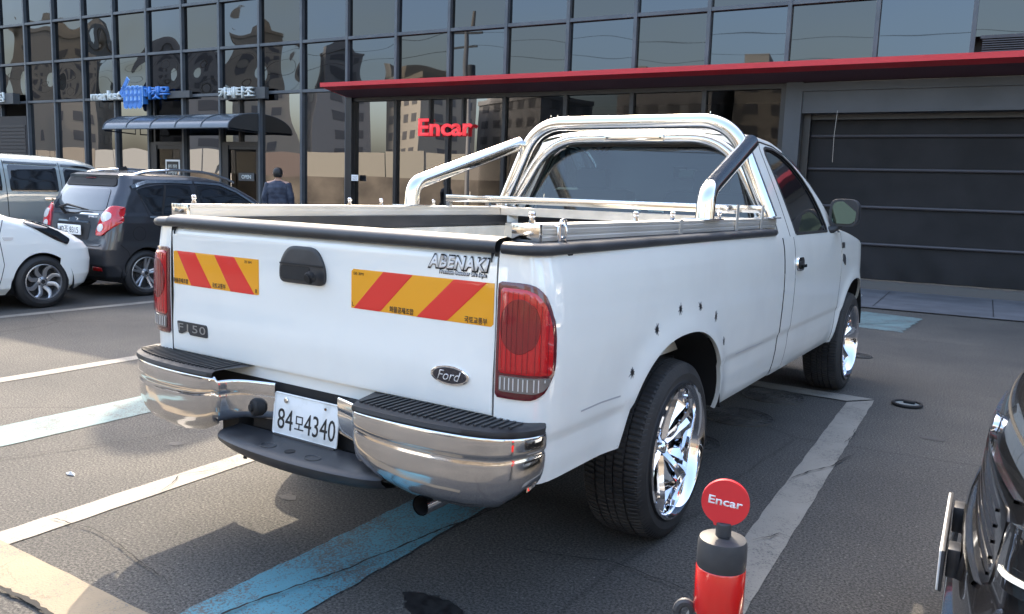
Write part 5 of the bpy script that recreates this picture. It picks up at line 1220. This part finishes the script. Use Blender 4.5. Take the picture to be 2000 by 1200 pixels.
mb = MB(); v = [(.035, 0, .004), (.012, .014, .006), (-.03, .012, .005), (-.04, -.004, .004), (-.008, -.014, .004), (.0, .0, .020)]
mb.add(v, [(0, 1, 5), (1, 2, 5), (2, 3, 5), (3, 4, 5), (4, 0, 5), (4, 3, 2, 1, 0)])
o = mb.build('stone_chip', mat('pale_stone', (.5, .5, .48), .8), None, False); o.location = (-1.675, .005, 0); tag(o, 'small white chip lying on the sunlit asphalt left of the truck', 'litter')

# ------------------------------------------------------------------ what the glass mirrors: the far side of the lot
rw = empty('retaining_wall', (0, -14.5, 0), 0, label='tan retaining wall across the lot, mirrored low in the shopfront glass', cat='wall')
mb = MB(); mb.box(-70, 45, -.6, 0, 0, 2.1); mb.build('wall', noisy(mat('tan_wall', (.12, .10, .08), .9), (.07, .06, .05), (.17, .145, .115), .6, 7), rw, False)
hb_ = empty('hoarding', (0, -14.8, 2.1), 0, label='panelled site hoarding on top of the retaining wall, mirrored in the glass', cat='fence')
cols = [('cream', (.27, .25, .205)), ('beige', (.20, .178, .15)), ('white', (.33, .33, .315)), ('green', (.10, .20, .09)), ('brown', (.12, .09, .08))]
hm = {n: mat('hoarding_'+n, c, .7) for n, c in cols}
mbs = {n: MB() for n, c in cols}
for k in range(38):
    n = random.choice(['cream', 'cream', 'beige', 'beige', 'white', 'cream', 'white', 'brown', 'beige', 'cream'] + (['green'] if k in (11, 23) else [])); x = -69+k*3
    mbs[n].box(x+.05, x+2.95, -.06, .0, 0, random.choice((1.45, 1.5, 1.6)))
for n in mbs:
    if mbs[n].v: tag(mbs[n].build('panels', hm[n], hb_, False), kind='stuff')
W['aptA'] = mat('apartment_beige', (.29, .265, .225), .8); W['aptB'] = mat('apartment_grey', (.24, .235, .23), .8); W['aptW'] = mat('apartment_window', (.10, .10, .105), .4)
def apartment(x, y, w_, d, h, m, rz, lab):
    t = empty('apartment_block', (x, y, 0), rz, label=lab, cat='building', group='apartment blocks mirrored in the glass')
    mb = MB(); mb.box(-w_/2, w_/2, -d/2, d/2, 0, h); mb.box(-w_/2+1, -w_/2+4, -d/2+1, d/2-1, h, h+2.5); mb.box(-w_/2-.2, w_/2+.2, -d/2-.2, d/2+.2, h-.5, h+.3); mb.build('wall', m, t, False)
    wm = MB(); nf = int(h/2.9); nc = int(w_/3.2)
    for i in range(nf):
        for j in range(nc):
            xx = -w_/2+1.2+j*(w_-1.2)/nc
            for yy in (d/2, -d/2): wm.box(xx, xx+1.7, yy-.05, yy+.05, i*2.9+1.0, i*2.9+2.4)
        for j in range(int(d/3.5)):
            yy = -d/2+1+j*3.5
            for xx in (-w_/2, w_/2): wm.box(xx-.05, xx+.05, yy, yy+1.6, i*2.9+1.0, i*2.9+2.4)
    tag(wm.build('windows', W['aptW'], t, False), kind='stuff')
for k, (x, y, w_, d, h, m, rz) in enumerate(((-78, -98, 13, 12, 19, 'aptA', .5), (-62, -108, 16, 12, 17.5, 'aptB', .4), (-31, -88, 13, 12, 17, 'aptB', .1), (-16, -92, 15, 12, 17.5, 'aptA', -.1), (-100, -80, 9, 9, 26, 'aptA', .8), (-108, -70, 14, 10, 21, 'aptB', .7), (-118, -58, 12, 10, 23, 'aptA', .9), (-128, -40, 16, 10, 22, 'aptB', 1.1),
                                               (-92, -90, 8, 8, 24, 'aptB', .6), (20, -70, 20, 12, 24, 'aptA', 0), (55, -50, 20, 12, 30, 'aptB', .4), (70, 0, 14, 24, 26, 'aptA', 0), (48, 34, 14, 18, 18, 'aptB', 0))):
    apartment(x, y, w_, d, h, W[m], rz, ['beige', 'grey'][m == 'aptB']+' apartment block of %d metres, number %s from the left behind the photographer' % (h, ['one', 'two', 'three', 'four', 'five', 'six', 'seven', 'eight', 'nine', 'ten', 'eleven', 'twelve', 'thirteen'][k]))
up = empty('utility_pole', (-22, -11.5, 0), 0, label='concrete utility pole with crossarms across the lot, mirrored in the glass', cat='pole')
mb = MB(); mb.tube([(0, 0, 0), (0, 0, 11)], [.17, .11], 12); mb.build('pole', W['aptB'], up)
mb = MB(); mb.box(-1.0, 1.0, -.05, .05, 9.6, 9.72); mb.box(-.7, .7, -.05, .05, 8.8, 8.9); mb.cyl((.35, .0, 7.3), (0, 0, 1), .22, .7, 14); mb.build('crossarm', W['greysign'], up)
mb = MB()
for x, z in ((-.9, 9.8), (.5, 8.95)):
    mb.tube([(x+k*3, -.2*x, z-1.2*(1-((k-8)/8)**2)+.0*k) for k in range(17)], .009, 5)
    mb.tube([(x-k*3, -.2*x, z-1.2*(1-((k-8)/8)**2)) for k in range(17)], .015, 5)
mb.build('wires', W['black_m'], up)
